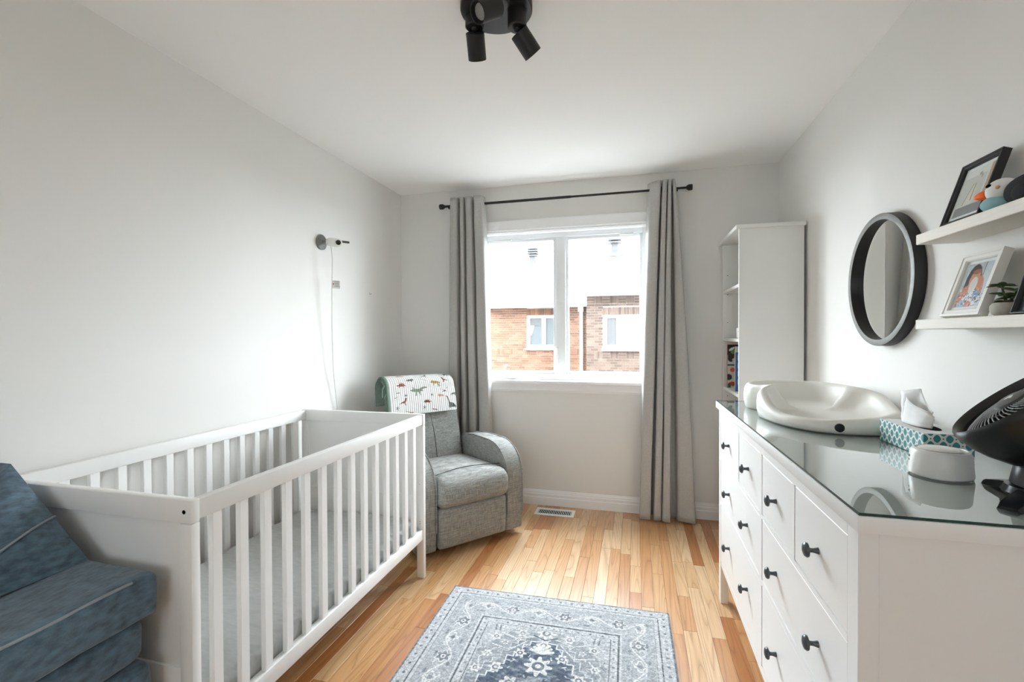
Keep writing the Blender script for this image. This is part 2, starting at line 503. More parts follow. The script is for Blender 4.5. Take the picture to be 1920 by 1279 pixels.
# ------------------------------------------------------------------ numpy painter (flat prints)
def vnoise(h, w, cy, cx, seed=0):
    g = np.random.default_rng(seed).random((cy + 2, cx + 2))
    y = np.linspace(0, cy, h); x = np.linspace(0, cx, w)
    yi = np.minimum(y.astype(int), cy); xi = np.minimum(x.astype(int), cx)
    fy = (y - yi)[:, None]; fx = (x - xi)[None, :]
    fy = fy * fy * (3 - 2 * fy); fx = fx * fx * (3 - 2 * fx)
    a = g[yi][:, xi]; b = g[yi][:, xi + 1]; c = g[yi + 1][:, xi]; d = g[yi + 1][:, xi + 1]
    return (a * (1 - fx) + b * fx) * (1 - fy) + (c * (1 - fx) + d * fx) * fy
class Canvas:
    def __init__(self, x0, x1, y0, y1, nx, ny, col):
        self.X, self.Y = np.meshgrid(np.linspace(x0, x1, nx), np.linspace(y0, y1, ny))
        self.C = np.ones((ny, nx, 3)) * np.asarray(col, float)
    def put(self, mask, col, a=1.0):
        m = (mask.astype(float) * a)[..., None]
        self.C = self.C * (1 - m) + np.asarray(col, float) * m
    def disc(self, cx, cy, rx, ry=None, col=(0, 0, 0), a=1.0, rot=0.0):
        ry = ry or rx
        dx, dy = self.X - cx, self.Y - cy
        c, s = math.cos(rot), math.sin(rot)
        self.put(((dx * c + dy * s) / rx) ** 2 + ((-dx * s + dy * c) / ry) ** 2 < 1, col, a)
    def line(self, pts, wd, col, a=1.0):
        for (ax, ay), (bx, by) in zip(pts[:-1], pts[1:]):
            dx, dy = bx - ax, by - ay
            l2 = dx * dx + dy * dy + 1e-12
            t = np.clip(((self.X - ax) * dx + (self.Y - ay) * dy) / l2, 0, 1)
            self.put((self.X - ax - t * dx) ** 2 + (self.Y - ay - t * dy) ** 2 < wd * wd, col, a)
    def poly(self, pts, col, a=1.0):
        ins = np.zeros(self.X.shape, bool)
        n = len(pts)
        for i in range(n):
            (x1, y1), (x2, y2) = pts[i], pts[(i + 1) % n]
            if y1 == y2: continue
            c = ((y1 > self.Y) != (y2 > self.Y)) & (self.X < (x2 - x1) * (self.Y - y1) / (y2 - y1) + x1)
            ins ^= c
        self.put(ins, col, a)
    def lin(self):
        return lin(np.clip(self.C, 0, 255))

# =================================================================== SETTING
def build_shell():
    T = 0.14
    # floor slab that carries the oak strips
    fl = struct(B().box(XL, XR, YF, YB, -0.12, -0.012).build('floor', M['mortar']))
    # oak strips run along y
    w = 0.0572
    planks = []
    x = XL
    row = 0
    tones = [(198, 143, 90), (208, 160, 109), (190, 133, 79), (218, 178, 132), (205, 152, 100), (180, 117, 63), (224, 188, 146), (212, 167, 117), (206, 156, 104), (214, 173, 126)]
    while x < XR - 0.004:
        x1 = min(x + w, XR)
        y = YF - random.random() * 0.6
        while y < YB:
            ln = random.choice([0.28, 0.36, 0.45, 0.55, 0.65, 0.8, 0.95, 1.1])
            y1 = y + ln
            a, b = max(y, YF), min(y1, YB)
            if YB - b < 0.08: b = YB; y1 = YB + 1
            if b - a > 0.03:
                planks.append((x, x1, a, b, random.choice(tones)))
            y = y1
        x = x1; row += 1
    # how large each strip shows in the photograph (roughly)
    def show(p):
        cx, cy = (p[0] + p[1]) / 2, (p[2] + p[3]) / 2
        vis = max(0.0, min(p[3], YB) - max(p[2], 1.35))
        if cx > 0.42 or cx < -1.8 or (cx < -1.12 and cy < 2.0): vis *= 0.05
        if -0.86 < cx < 0.14 and p[3] < 2.2: vis *= 0.1
        return vis * (p[1] - p[0]) / max(0.5, cy + 0.3) ** 2 + 1e-4 / (1 + abs(cy - 2))
    planks.sort(key=show, reverse=True)
    g = 0.0007
    for i, (x0, x1, y0, y1, t) in enumerate(planks[:300]):
        cx, cy = (x0 + x1) / 2, (y0 + y1) / 2
        hx, hy = (x1 - x0) / 2 - g / 2, (y1 - y0) / 2 - g / 2
        b = B().box(-hx, hx, -hy, hy, -0.012, random.uniform(-0.0003, 0.0), bev=0.0008, seg=1)
        o = b.build('plank', M['oak'], fl, world=False)
        o.location = (cx, cy, 0)
        v = lin(t); o.color = (*[float(q) for q in v], 1)
    rest = B()
    for (x0, x1, y0, y1, t) in planks[300:]:
        rest.box(x0 + g / 2, x1 - g / 2, y0 + g / 2, y1 - g / 2, -0.012, 0)
    if len(planks) > 300:
        o = rest.build('plank_field', M['oak'], fl); o['kind'] = 'stuff'
        o.color = (*[float(q) for q in lin((216, 165, 108))], 1)
    struct(B().box(XL - T, XR + T, YF - T, YB + T, H, H + 0.12).build('ceiling', M['ceiling']))
    wl = struct(B().box(XL - T, XL, YF - T, YB + T, -0.12, H).build('wall_left', M['wall']))
    # little scuff on the left wall
    B().tube([(XL + .0006, 3.015, 1.600), (XL + .0006, 3.024, 1.588), (XL + .0006, 3.040, 1.597)], 0.0012, 5).build('scuff', M['dark_plastic'], wl)
    struct(B().box(XR, XR + T, YF - T, YB + T, -0.12, H).build('wall_right', M['wall']))
    q = B()
    q.box(XL, FX0, YF - T, YF, -0.12, H); q.box(FX1, XR, YF - T, YF, -0.12, H)
    q.box(FX0, FX1, YF - T, YF, -0.12, FZ0); q.box(FX0, FX1, YF - T, YF, FZ1, H)
    struct(q.build('wall_front', M['wall']))
    q = B()
    f = .05
    for x in (FX0, (FX0 + FX1) / 2 - f / 2, FX1 - f): q.box(x, x + f, YF - .12, YF - .06, FZ0, FZ1, .003)
    q.box(FX0, FX1, YF - .119, YF - .061, FZ0, FZ0 + f); q.box(FX0, FX1, YF - .119, YF - .061, FZ1 - f, FZ1)
    w2 = struct(q.build('fill_window', M['vinyl']))  # unseen window, added to brighten surfaces facing the camera
    for x in (FX0 + f, (FX0 + FX1) / 2 + f / 2):
        B().box(x, x + (FX1 - FX0) / 2 - 1.5 * f, YF - .092, YF - .088, FZ0 + f, FZ1 - f).build('pane', M['fill_glass'], w2)
    B().box(FX0 - .06, FX1 + .06, YF - .06, YF + .04, FZ0 - .026, FZ0, .005).build('stool', M['trim'], w2)
    # window wall with its opening
    b = B()
    b.box(XL, WX0, YB, YB + T, -0.12, H); b.box(WX1, XR, YB, YB + T, -0.12, H)
    b.box(WX0, WX1, YB, YB + T, -0.12, WZ0); b.box(WX0, WX1, YB, YB + T, WZ1, H)
    struct(b.build('wall_back', M['wall']))
    # baseboards with a stepped profile
    prof = [(0, 0), (0.016, 0), (0.016, 0.058), (0.013, 0.064), (0.013, 0.082), (0.009, 0.090), (0.009, 0.096), (0.005, 0.104), (0.004, 0.110), (0, 0.112)]
    struct(B().prism([(YB - d, z) for d, z in prof], 'x', XL, XR).build('baseboard_back', M['trim']))
    struct(B().prism([(XL + d, z) for d, z in prof], 'y', YF, YB - 0.016).build('baseboard_left', M['trim']))
    struct(B().prism([(XR - d, z) for d, z in prof], 'y', YF, YB - 0.016).build('baseboard_right', M['trim']))
build_shell()

def build_window():
    y0 = YB + 0.055          # interior face of the vinyl unit
    ft = 0.045
    root = B()
    # fixed outer frame
    root.box(WX0, WX0 + ft, y0, YB + .14, WZ0, WZ1, .003); root.box(WX1 - ft, WX1, y0, YB + .14, WZ0, WZ1, .003)
    root.box(WX0 + ft, WX1 - ft, y0, YB + .14, WZ0, WZ0 + ft, .003); root.box(WX0 + ft, WX1 - ft, y0, YB + .14, WZ1 - ft, WZ1, .003)
    w = struct(root.build('window_1', M['vinyl'], smooth=30))
    mx = -0.548
    B().box(mx - .036, mx + .036, y0 + .002, YB + .135, WZ0 + ft, WZ1 - ft, .003).build('mullion', M['vinyl'], w, 30)
    for nm, a, b, inset in (('sash', WX0 + ft, mx - .036, .012), ('sash', mx + .036, WX1 - ft, .02)):
        s = 0.022
        q = B()
        ya, yb = y0 + inset, y0 + inset + .045
        z0, z1 = WZ0 + ft, WZ1 - ft
        q.box(a, a + s, ya, yb, z0, z1, .002); q.box(b - s, b, ya, yb, z0, z1, .002)
        q.box(a + s, b - s, ya, yb, z0, z0 + s, .002); q.box(a + s, b - s, ya, yb, z1 - s, z1, .002)
        sa = q.build(nm, M['vinyl'], w, 30)
        B().box(a + s, b - s, ya + .02, ya + .024, z0 + s, z1 - s).build('pane', M['glass'], sa)
    # casing on the wall: head, two sides, stool, apron
    def casing_h(z0, z1):
        p = [(0, z0), (-.012, z0), (-.012, z0 + .012), (-.018, z0 + .02), (-.018, z1 - .03), (-.022, z1 - .02), (-.022, z1 - .004), (-.018, z1), (0, z1)]
        return [(YB + a, z) for a, z in p]
    B().prism(casing_h(WZ1 - .006, WZ1 + .086), 'x', WX0 - .075, WX1 + .075).build('head_casing', M['trim'], w, 30)
    for xa, xb in ((WX0 - .075, WX0 + .006), (WX1 - .006, WX1 + .075)):
        B().box(xa, xb, YB - .018, YB, WZ0, WZ1 - .006, .004).build('side_casing', M['trim'], w, 30)
    B().box(WX0 - .09, WX1 + .09, YB - .042, y0 + .004, WZ0 - .026, WZ0 + .002, .008, 3).build('stool', M['trim'], w, 40)
    ap = [(0, .858), (-.010, .858), (-.012, .866), (-.016, .872), (-.016, .895), (-.020, .902), (-.022, .919), (0, .919)]
    B().prism([(YB + a, z) for a, z in ap], 'x', WX0 - .075, WX1 + .075).build('apron', M['trim'], w, 30)
    # jamb liner with the shadow line of the head
    q = B()
    q.box(WX0, WX1, YB, y0, WZ1 - .012, WZ1); q.box(WX0, WX0 + .012, YB, y0, WZ0, WZ1); q.box(WX1 - .012, WX1, YB, y0, WZ0, WZ1)
    q.build('jamb', M['trim'], w)
    # crank operator and sash lock
    c = B()
    c.box(-1.005, -.90, y0 - .018, y0 + .004, WZ0 + .012, WZ0 + .034, .004)
    c.tube([(-.985, y0 - .014, WZ0 + .03), (-1.005, y0 - .022, WZ0 + .045), (-.995, y0 - .028, WZ0 + .075), (-.972, y0 - .034, WZ0 + .108)], .006, 8)
    c.ell((-.970, y0 - .036, WZ0 + .112), (.009, .009, .009), 12, 8)
    c.build('crank_handle', M['white_plastic'], w, 40)
    l = B()
    l.box(-.592, -.564, y0 - .006, y0 + .006, 1.075, 1.205, .005)
    l.tube([(-.578, y0 - .008, 1.19), (-.578, y0 - .020, 1.17), (-.578, y0 - .022, 1.11), (-.578, y0 - .016, 1.09)], .006, 8)
    l.build('sash_lock', M['white_plastic'], w, 40)
    for xx in (-.985, -.06):
        B().box(xx - .05, xx + .05, y0 - .004, y0 + .01, WZ1 - ft - .012, WZ1 - ft, .002).build('head_clip', M['white_plastic'], w)
build_window()

# =================================================================== OUTSIDE
def build_outside():
    struct(B().box(-40, 40, YB + .5, 70, -3.2, -3.0).build('ground_outside', M['ground']))
    # our house's unseen facade and roof edge, added to block sky from the brick
    q = B()
    ya, yb = YB + .1405, YB + .26
    q.box(-9, WX0 - .01, ya, yb, -3, 5.6); q.box(WX1 + .01, 8, ya, yb, -3, 5.6)
    q.box(WX0 - .01, WX1 + .01, ya, yb, -3, WZ0 - .01); q.box(WX0 - .01, WX1 + .01, ya, yb, WZ1 + .01, 5.6)
    q.box(-9, 8, YB - 6, YB + .55, 5.6, 5.75)
    struct(q.build('sky_block_facade', M['mortar']))
    hs = thing('brick_house', 'neighbouring brick house with white eaves seen through the window', 'house', (-2.0, 15.0, -3.0))
    YA, YW = 15.0, 13.4          # main wall plane, projecting wing plane
    ZA, ZW = 2.20, 2.40          # brick tops
    XA0, XC, XW1 = -9.0, -1.33, 4.2
    main = B().box(XA0, XC, YA, YA + .25, -3, ZA).build('wall', M['mortar'], hs)
    wing = B().box(XC, XW1, YW, YW + .25, -3, ZW).box(XC, XC + .25, YW + .25, YA, -3, ZW).build('wall', M['mortar'], hs)
    bl, bh, d, jt = .205, .062, .012, .012
    wins = {'main': (-3.42, -2.36, .89, 1.93), 'wing': (-.86, .14, .92, 1.84)}
    me_h = bpy.data.meshes.new('brick'); me_v = bpy.data.meshes.new('brick_upright')
    for me, sx, sz in ((me_h, bl, bh), (me_v, bh, bl)):
        bm = bmesh.new(); bmesh.ops.create_cube(bm, size=1)
        for v in bm.verts: v.co = Vector((v.co.x * sx, v.co.y * d * 2, v.co.z * sz))
        bm.to_mesh(me); bm.free(); me.materials.append(M['brick'])
    items, cuts = [], []          # x, z, upright, wall key; cut bricks
    def field(key, x0, x1, z0, z1, win, bands):
        wx0, wx1, wz0, wz1 = win
        ph, pw = bh + jt, bl + jt
        nrow = int((z1 - z0) / ph)
        r = 0
        while r < nrow:
            zz = z1 - (r + .5) * ph
            if r in bands:        # basket weave band, three courses tall
                zc = z1 - (r + 1.5) * ph
                x = x0; k = 0
                while x + pw < x1:
                    if not (wx0 - .02 < x + pw / 2 < wx1 + .02 and wz0 - .1 < zc < wz1 + .1):
                        if k % 2 == 0:
                            for j in range(3): items.append((x + pw / 2, z1 - (r + j + .5) * ph, False, key))
                        else:
                            for j in range(3): items.append((x + (j + .5) * ph, zc, True, key))
                    x += pw if k % 2 == 0 else ph * 3
                    k += 1
                r += 3; continue
            x = x0 + (0 if r % 2 else -pw / 2) + pw / 2
            while x < x1:
                a, b = max(x - bl / 2, x0), min(x + bl / 2, x1)
                spans = [(a, b)]
                if zz > wz0 - .04 and zz < wz1 + .24:      # cut at the window opening
                    spans = [(a, min(b, wx0 - .02)), (max(a, wx1 + .02), b)]
                for a, b in spans:
                    if b - a > bl - .002: items.append(((a + b) / 2, zz, False, key))
                    elif b - a > .03: cuts.append((a, b, zz, key))
                x += pw
            r += 1
        x = wx0 - .03             # soldier course over the window
        while x < wx1 + .03:
            items.append((x + ph / 2, wz1 + .13, True, key)); x += ph
    field('main', -8.6, XC, -1.6, ZA, wins['main'], (18,))
    field('wing', XC, 4.0, -1.6, ZW, wins['wing'], (0, 21))
    def seen(it):
        x, z, up, k = it
        Y = YA if k == 'main' else YW
        # largest in the photograph: nearest to the middle of what the window shows
        vis = (-4.9 if k == 'main' else -1.33) < x < (-1.5 if k == 'main' else .3) and z > .32
        return (0 if vis else 50) + abs(z - 1.3) * 1.2 + abs(x + 2.4) * .35
    items.sort(key=seen)
    colm, colw = lin((86, 62, 49)), lin((70, 58, 51))
    cnt = {'main': 0, 'wing': 0}
    rest = {'main': B(), 'wing': B()}
    for x, z, up, k in items:
        Y = YA if k == 'main' else YW
        if cnt['main'] + cnt['wing'] < 300:
            cnt[k] += 1
            par = main if k == 'main' else wing
            o = link('brick', me_v if up else me_h, par)
            o.location = Vector((x, Y, z)) - hs.location
            c = colm if k == 'main' else colw
            o.color = (*[float(q) for q in c], 1)
        else:
            sx, sz = (bh, bl) if up else (bl, bh)
            rest[k].box(x - sx / 2, x + sx / 2, Y - d, Y + d, z - sz / 2, z + sz / 2)
    for a, b, z, k in cuts:
        Y = YA if k == 'main' else YW
        rest[k].box(a, b, Y - d, Y + d, z - bh / 2, z + bh / 2)
    for k, par, c in (('main', main, colm), ('wing', wing, colw)):
        o = rest[k].build('brick_field', M['brick'], par); o['kind'] = 'stuff'
        o.color = (*[float(q) for q in c], 1)
    # windows with frames, panes and the curtains behind them
    for k, Y in (('main', YA), ('wing', YW)):
        x0, x1, z0, z1 = wins[k]
        f = .10; mid = (x0 + x1) / 2 - (0.03 if k == 'main' else .14)
        q = B()
        q.box(x0, x0 + f, Y - .05, Y + .05, z0, z1); q.box(x1 - f, x1, Y - .05, Y + .05, z0, z1)
        q.box(x0 + f, x1 - f, Y - .05, Y + .05, z0, z0 + f); q.box(x0 + f, x1 - f, Y - .05, Y + .05, z1 - f * .7, z1)
        q.box(mid, mid + .12, Y - .05, Y + .05, z0 + f, z1 - f * .7)
        wo = q.build('window', M['soffit'], hs)
        for a, b in ((x0 + f, mid), (mid + .12, x1 - f)):
            right_wing = k == 'wing' and b > mid + .2
            B().box(a, b, Y - .012, Y - .004, z0 + f, z1 - f * .7).build('pane', M['soffit'] if right_wing else M['ext_dark'], wo)
        if k == 'wing':
            B().box(x0 + f, mid, Y - .024, Y - .013, z0 + f, z1 - f * .7).build('curtain', M['ext_curtain'], wo)
        else:
            B().box(x0 + f, mid, Y - .024, Y - .013, z1 - .32, z1 - f * .7).build('blind', M['ext_curtain'], wo)
            B().prism([(x0 + f, z1 - .32), (x0 + f + .14, z1 - .32), (x0 + f + .05, z0 + .42), (x0 + f, z0 + .40)], 'y', Y - .024, Y - .013).build('curtain', M['soffit'], wo)
        B().box(x0 - .05, x1 + .05, Y - .08, Y, z0 - .07, z0).build('sill', M['soffit'], wo)
    # eaves, roofs, vents, downspout
    for (x0, x1, Y, z, back) in ((XA0, XC + .1, YA, ZA, 8.5), (XC - .12, XW1, YW, ZW, 9.5)):
        e = B().box(x0, x1, Y - .42, Y + .02, z, z + .03).box(x0, x1, Y - .45, Y - .42, z, z + .17)
        e.build('eave', M['soffit'], hs)
        sl = .66
        nr = 26
        rf = B()
        for i in range(nr):       # overlapping shingle courses
            ya = Y - .47 + back * i / nr; yb = Y - .47 + back * (i + 1.15) / nr
            za = z + .17 + (ya - Y + .47) * sl; zb = z + .17 + (yb - Y + .47) * sl
            rf.prism([(ya, za - .02), (yb, zb - .035), (yb, zb - .02), (ya, za + .015)], 'x', x0 - .1, x1)
        rf.build('roof', M['roof'], hs)
    for (x, y, z0) in ((-3.66, 17.0, 3.92), (-.61, 14.9, 3.84)):
        v = B()
        v.box(x - .1, x + .1, y - .1, y + .1, z0, z0 + .42)
        for j in range(4): v.box(x - .2, x + .2, y - .2, y + .2, z0 + .30 + j * .085, z0 + .33 + j * .085)
        v.box(x - .28, x + .28, y - .3, y + .3, z0 - .14, z0 - .02)
        v.build('roof_vent', M['roofvent'], hs)
    B().box(-1.70, -1.60, YA - .10, YA - .015, -3, ZA).box(-1.72, -1.58, YA - .3, YA - .02, ZA - .16, ZA).build('downspout', M['soffit'], hs)
build_outside()

# =================================================================== CRIB
def build_crib():
    x0, x1, y0, y1, zt = XL + .022, -1.083, .930, 2.292, .872
    t = thing('crib', 'white slatted wooden crib with solid end panels against the left wall', 'crib', ((x0 + x1) / 2, (y0 + y1) / 2, 0))
    dp = .026
    for ya in (y0, y1 - dp):
        near = ya == y0
        g = B()
        g.box(x0, x1, ya, ya + dp, zt - .060, zt, .003)
        rail = g.build('end_rail', M['crib'], t, 30)
        for xa in (x0, x1 - .040):
            B().box(xa, xa + .040, ya, ya + dp, 0, zt - .061, .0025).build('leg', M['crib'], t, 30)
        B().box(x0 + .040, x1 - .040, ya + .008, ya + dp - .008, .40, zt - .058).build('end_panel', M['crib'], t)
        B().box(x0 + .040, x1 - .040, ya + .003, ya + dp - .003, .20, .437, .002).build('end_rail', M['crib'], t, 30)
        yy = ya - .0006 if near else ya - .0006
        for xx in (x0 + .022, x1 - .022):
            B().lathe([(0, 0), (.0054, 0), (.0054, .0012), (0, .0012)], Matrix.Translation((xx, yy, zt - .030)) @ Matrix.Rotation(-math.pi / 2, 4, 'X'), 14).build('bolt_hole', M['hole'], t)
        if not near:
            for dz, r in ((.262 + .028, .0022), (.262 + .040, .0022), (.50, .0015)):
                B().lathe([(0, 0), (r, 0), (r, .0012), (0, .0012)], Matrix.Translation((x1 - .021, yy, dz)) @ Matrix.Rotation(-math.pi / 2, 4, 'X'), 10).build('bolt_hole', M['hole'], t)
    ya, yb = y0 + dp, y1 - dp
    for xa, side in ((x1 - .031, 'front'), (x0 + .004, 'back')):
        B().box(xa, xa + .027, ya, yb, zt - .056, zt - .004, .003).build('side_rail', M['crib'], t, 30)
        B().box(xa, xa + .027, ya, yb, .207, .262, .003).build('side_rail', M['crib'], t, 30)
        n = 14
        for k in range(n):
            yc = 1.016 + .0900 * k
            B().box(xa + .005, xa + .022, yc - .0155, yc + .0155, .258, zt - .054, .0015, 1).build('slat', M['crib'], t, 30)
    # mattress base of cross slats
    for k in range(7):
        yc = ya + .1 + (yb - ya - .2) * k / 6
        B().box(x0 + .031, x1 - .031, yc - .035, yc + .035, .2225, .234).build('base_slat', M['crib'], t)
    for xa in (x0 + .031, x1 - .051):
        B().box(xa, xa + .02, ya, yb, .208, .222).build('base_rail', M['crib'], t)
    # mattress under a fitted sheet
    def wrinkle(p):
        w = math.sin(p.y * 31 + p.x * 9) * .0022 + math.sin(p.x * 41 + p.y * 5) * .0012
        if p.z > .02: p.z += w * (1 + 2 * max(0, p.y))
        if p.x > .30: p.x += math.sin(p.y * 46 + math.sin(p.y * 13) * 2) * .0035
        return p
    cx, cy = (x0 + x1) / 2, (ya + yb) / 2
    m = B().cushion((cx, cy, .2345 + .044), ((x1 - x0) / 2 - .036, (yb - ya) / 2 - .008, .044), .024, (0, 0, .006), 40, fn=wrinkle)
    o = m.build('crib_mattress', M['sheet'], None, 60)
    rebase(o, (cx, cy, .2345))
    tag(o, 'crib mattress with a heather grey fitted sheet inside the white crib', 'mattress')
build_crib()

# =================================================================== BLUE FOAM COUCH
def build_couch():
    xa, xb = XL + .012, -1.150
    yb = .900
    ya = -.35
    def wav(p):
        p.z += math.sin(p.y * 23 + p.x * 7) * .0022
        if p.x > .3: p.x += math.sin(p.y * 31 + math.sin(p.y * 11) * 1.5 + p.z * 30) * .0028
        return p
    layers = [(.0, .243, -1.155, .893, 'bottom blue velvet foam slab of the folded couch by the crib'),
              (.243, .487, -1.160, .897, 'thick blue velvet foam slab second from the floor by the crib'),
              (.487, .598, -1.172, .884, 'thin blue velvet cushion directly under the top couch slab'),
              (.598, .707, xb, yb, 'topmost blue velvet foam slab with pale zipper edge beside the crib')]
    for i, (z0, z1, x1, y1, lab) in enumerate(layers):
        t = thing('foam_cushion', lab, 'cushion', ((xa + x1) / 2, (ya + y1) / 2, z0), group='blue foam couch slabs')
        hz = (z1 - z0) / 2
        B().cushion(((xa + x1) / 2, (ya + y1) / 2, z0 + hz), ((x1 - xa) / 2, (y1 - ya) / 2, hz - .001), .016 if i == 3 else .028, (.006, .004, .0), 26, fn=wav).build('cover', M['couch'], t, 60)
        if i == 3:
            pts = [(x1 - .0040, ya + (y1 - ya) * k / 60, z1 - .0052 + math.sin((ya + (y1 - ya) * k / 60 - (ya + y1) / 2) * 23 + 2.4) * .002) for k in range(3, 58)]
            B().tube(pts, .0036, 8).build('zipper', M['couch_seam'], t, 50)
    # triangular wedge pillow leaning on the stack
    A, Bp, Cc = Vector((-1.37, .888, .709)), Vector((-1.655, .888, .940)), Vector((-1.37, .60, .709))
    dx = Vector((-.185, 0, 0))
    t = thing('wedge_pillow', 'triangular blue velvet wedge pillow lying on the couch slabs', 'pillow', (-1.55, .78, .709))
    b = B()
    n = 16
    # subdivided triangle front face, soft bulge, extruded towards the wall
    nrm = (Bp - A).cross(Cc - A).normalized()
    if nrm.x < 0: nrm = -nrm
    def pt(u, v, back):
        p = A + (Bp - A) * u + (Cc - A) * v
        w = min(1, 27 * u * v * (1 - u - v) + .0)
        p = p + (dx if back else nrm * .02 * w)
        return p
    fr, bk = {}, {}
    for i in range(n + 1):
        for j in range(n + 1 - i):
            u, v = i / n, j / n
            fr[i, j] = b.bm.verts.new(pt(u, v, False)); bk[i, j] = b.bm.verts.new(pt(u, v, True))
    for dct in (fr, bk):
        for i in range(n):
            for j in range(n - i):
                b.ngon((dct[i, j], dct[i + 1, j], dct[i, j + 1]))
                if i + j < n - 1: b.ngon((dct[i + 1, j], dct[i + 1, j + 1], dct[i, j + 1]))
    edge = [(i, 0) for i in range(n)] + [(n - j, j) for j in range(n)] + [(0, n - j) for j in range(n)]
    for k in range(len(edge)):
        e, f = edge[k], edge[(k + 1) % len(edge)]
        b.ngon((fr[e], fr[f], bk[f], bk[e]))
    b.build('cover', M['couch'], t, 45)
    s0, s1 = A + (Bp - A) * .43 + nrm * .004, A + (Bp - A) * .17 + (Cc - A) * .80
    pts = []
    for k in range(25):
        q = k / 24
        u, v = .43 * (1 - q) + .15 * q, .83 * q
        w = min(1, 27 * u * v * (1 - u - v))
        pts.append(A + (Bp - A) * u + (Cc - A) * v + nrm * (.02 * w + .003))
    B().tube(pts, .0032, 8).build('zipper', M['couch_seam'], t, 50)
build_couch()

# =================================================================== RECLINER + BLANKET
CH_LOC, CH_ROT = (-.955, 2.680, 0.0), math.radians(50.0)
def build_recliner():
    t = thing('recliner', 'grey linen upholstered recliner armchair in the corner beside the window', 'armchair', CH_LOC, CH_ROT)
    kw = dict(world=False)
    B().box(-.29, .29, .08, .62, 0, .05, .01).build('base', M['black'], t, **kw)
    # footrest panel
    B().cushion((0, .02, .165), (.237, .045, .120), .022, (0, .010, 0), 14).build('footrest', M['chair'], t, 60, **kw)
    # seat with a rolled front edge
    def seatfn(p):
        # p.y from -h to h, front is negative
        f = max(0.0, min(1.0, (-p.y) / .30))
        p.z += .020 * f - .015
        if p.z > 0: p.z += .012 * math.sin(max(0, min(1, (p.y + .28) / .56)) * math.pi)
        # bulge of the rolled front
        if p.y < -.2: p.y -= .028 * (1 - min(1, (p.z + .01) ** 2 / .009))
        return p
    B().cushion((0, .255, .366), (.240, .295, .088), .05, (0, 0, .010), 22, fn=seatfn).build('seat', M['chair'], t, 60, **kw)
    # arms: side profile extruded
    prof = [(-.005, .045)]
    prof += [(-.012, z) for z in (.15, .26, .37)]
    R = .215
    for k in range(13):
        a = math.pi - (math.pi / 2) * k / 12
        prof.append((-.012 + R + R * math.cos(a), .390 + .198 * math.sin(a)))
    prof += [(.30, .590), (.42, .588), (.54, .574), (.60, .55), (.62, .50), (.62, .045)]
    for s in (-1, 1):
        xa, xb = (.243, .372) if s > 0 else (-.372, -.243)
        B().prism(prof, 'x', xa, xb, .016, 3).build('arm', M['chair'], t, 35, **kw)
        # piping along the inner and outer arm edge
        for xx in ((xa + .006), (xb - .006)):
            B().tube([(xx, y - (.003 if z < .5 else 0), z + (.001 if y > .2 else 0)) for y, z in prof[1:22]], .0035, 6).build('piping', M['chair'], t, 60, **kw)
    # backrest, leaning back
    mx = Matrix.Translation((0, .50, .37)) @ Matrix.Rotation(math.radians(-15), 4, 'X')
    def bfn(p):
        tp = max(0, p.z / .30)
        p.x *= 1 - .10 * tp * tp
        return p
    B().cushion((0, .075, .295), (.243, .075, .305), .055, (0, .030, 0), 20, mx=mx, fn=bfn).build('backrest', M['chair'], t, 60, **kw)
    pts = [mx @ Vector((.012 - .05 * (k / 20) ** 2, -.001 - .030 * (1 - ((k / 20 * .56 - .25) / .3) ** 2) * .93, .045 + .52 * k / 20)) for k in range(21)]
    B().tube(pts, .0028, 6).build('back_seam', M['seam'], t, 60, **kw)
    B().tube([(-.225 + .45 * k / 30, .045 + .035 * math.sin(math.pi * k / 30), .4665 + .008 * math.sin(math.pi * k / 30)) for k in range(31)], .0028, 6).build('seat_seam', M['seam'], t, 60, **kw)
    B().box(-.24, .24, .52, .66, .05, .42, .01).build('back_panel', M['chair'], t, **kw)
build_recliner()

DINO = {
 'long': [(-1, .30), (-.75, .12), (-.4, .18), (-.1, .22), (.2, .20), (.45, .35), (.75, .40), (1, .34), (1, .24), (.75, .22), (.5, .12), (.3, -.05), (.28, -.3), (.38, -.42), (.22, -.4), (.12, -.1), (-.05, -.1), (-.1, -.42), (-.25, -.42), (-.2, -.08), (-.55, -.02)],
 'rex': [(-1, -.35), (-.55, -.02), (-.2, .15), (.1, .3), (.15, .6), (.35, .75), (.6, .62), (.55, .48), (.35, .42), (.5, .25), (.35, .2), (.25, .02), (.2, -.25), (.35, -.5), (.05, -.5), (.05, -.2), (-.2, -.15), (-.55, -.2)],
 'steg': [(-1, -.05), (-.7, .15), (-.62, .5), (-.42, .25), (-.32, .65), (-.12, .32), (0, .75), (.18, .32), (.38, .6), (.42, .22), (.75, .1), (1, .12), (1, -.02), (.7, -.08), (.5, -.12), (.5, -.4), (.35, -.4), (.3, -.15), (-.3, -.15), (-.35, -.4), (-.5, -.4), (-.5, -.1)],
 'tri': [(-1, -.15), (-.6, .2), (-.1, .38), (.35, .38), (.55, .58), (.75, .4), (1, .15), (.85, 0), (.6, -.02), (.5, -.15), (.5, -.42), (.32, -.42), (.3, -.15), (-.3, -.15), (-.32, -.42), (-.5, -.42), (-.5, -.08)],
 'neck': [(-.2, 1.0), (-.45, 1.05), (-.5, .95), (-.3, .88), (-.15, .3), (-.1, -.3), (-.05, -.5), (1.0, -.5), (.75, -.1), (.4, .1), (.08, .15), (-.02, .5)],
 'fly': [(-1, .3), (-.4, .18), (0, .02), (.35, -.05), (1, -.5), (.5, -.3), (.1, -.22), (-.1, -.02), (-.5, .1)],
}
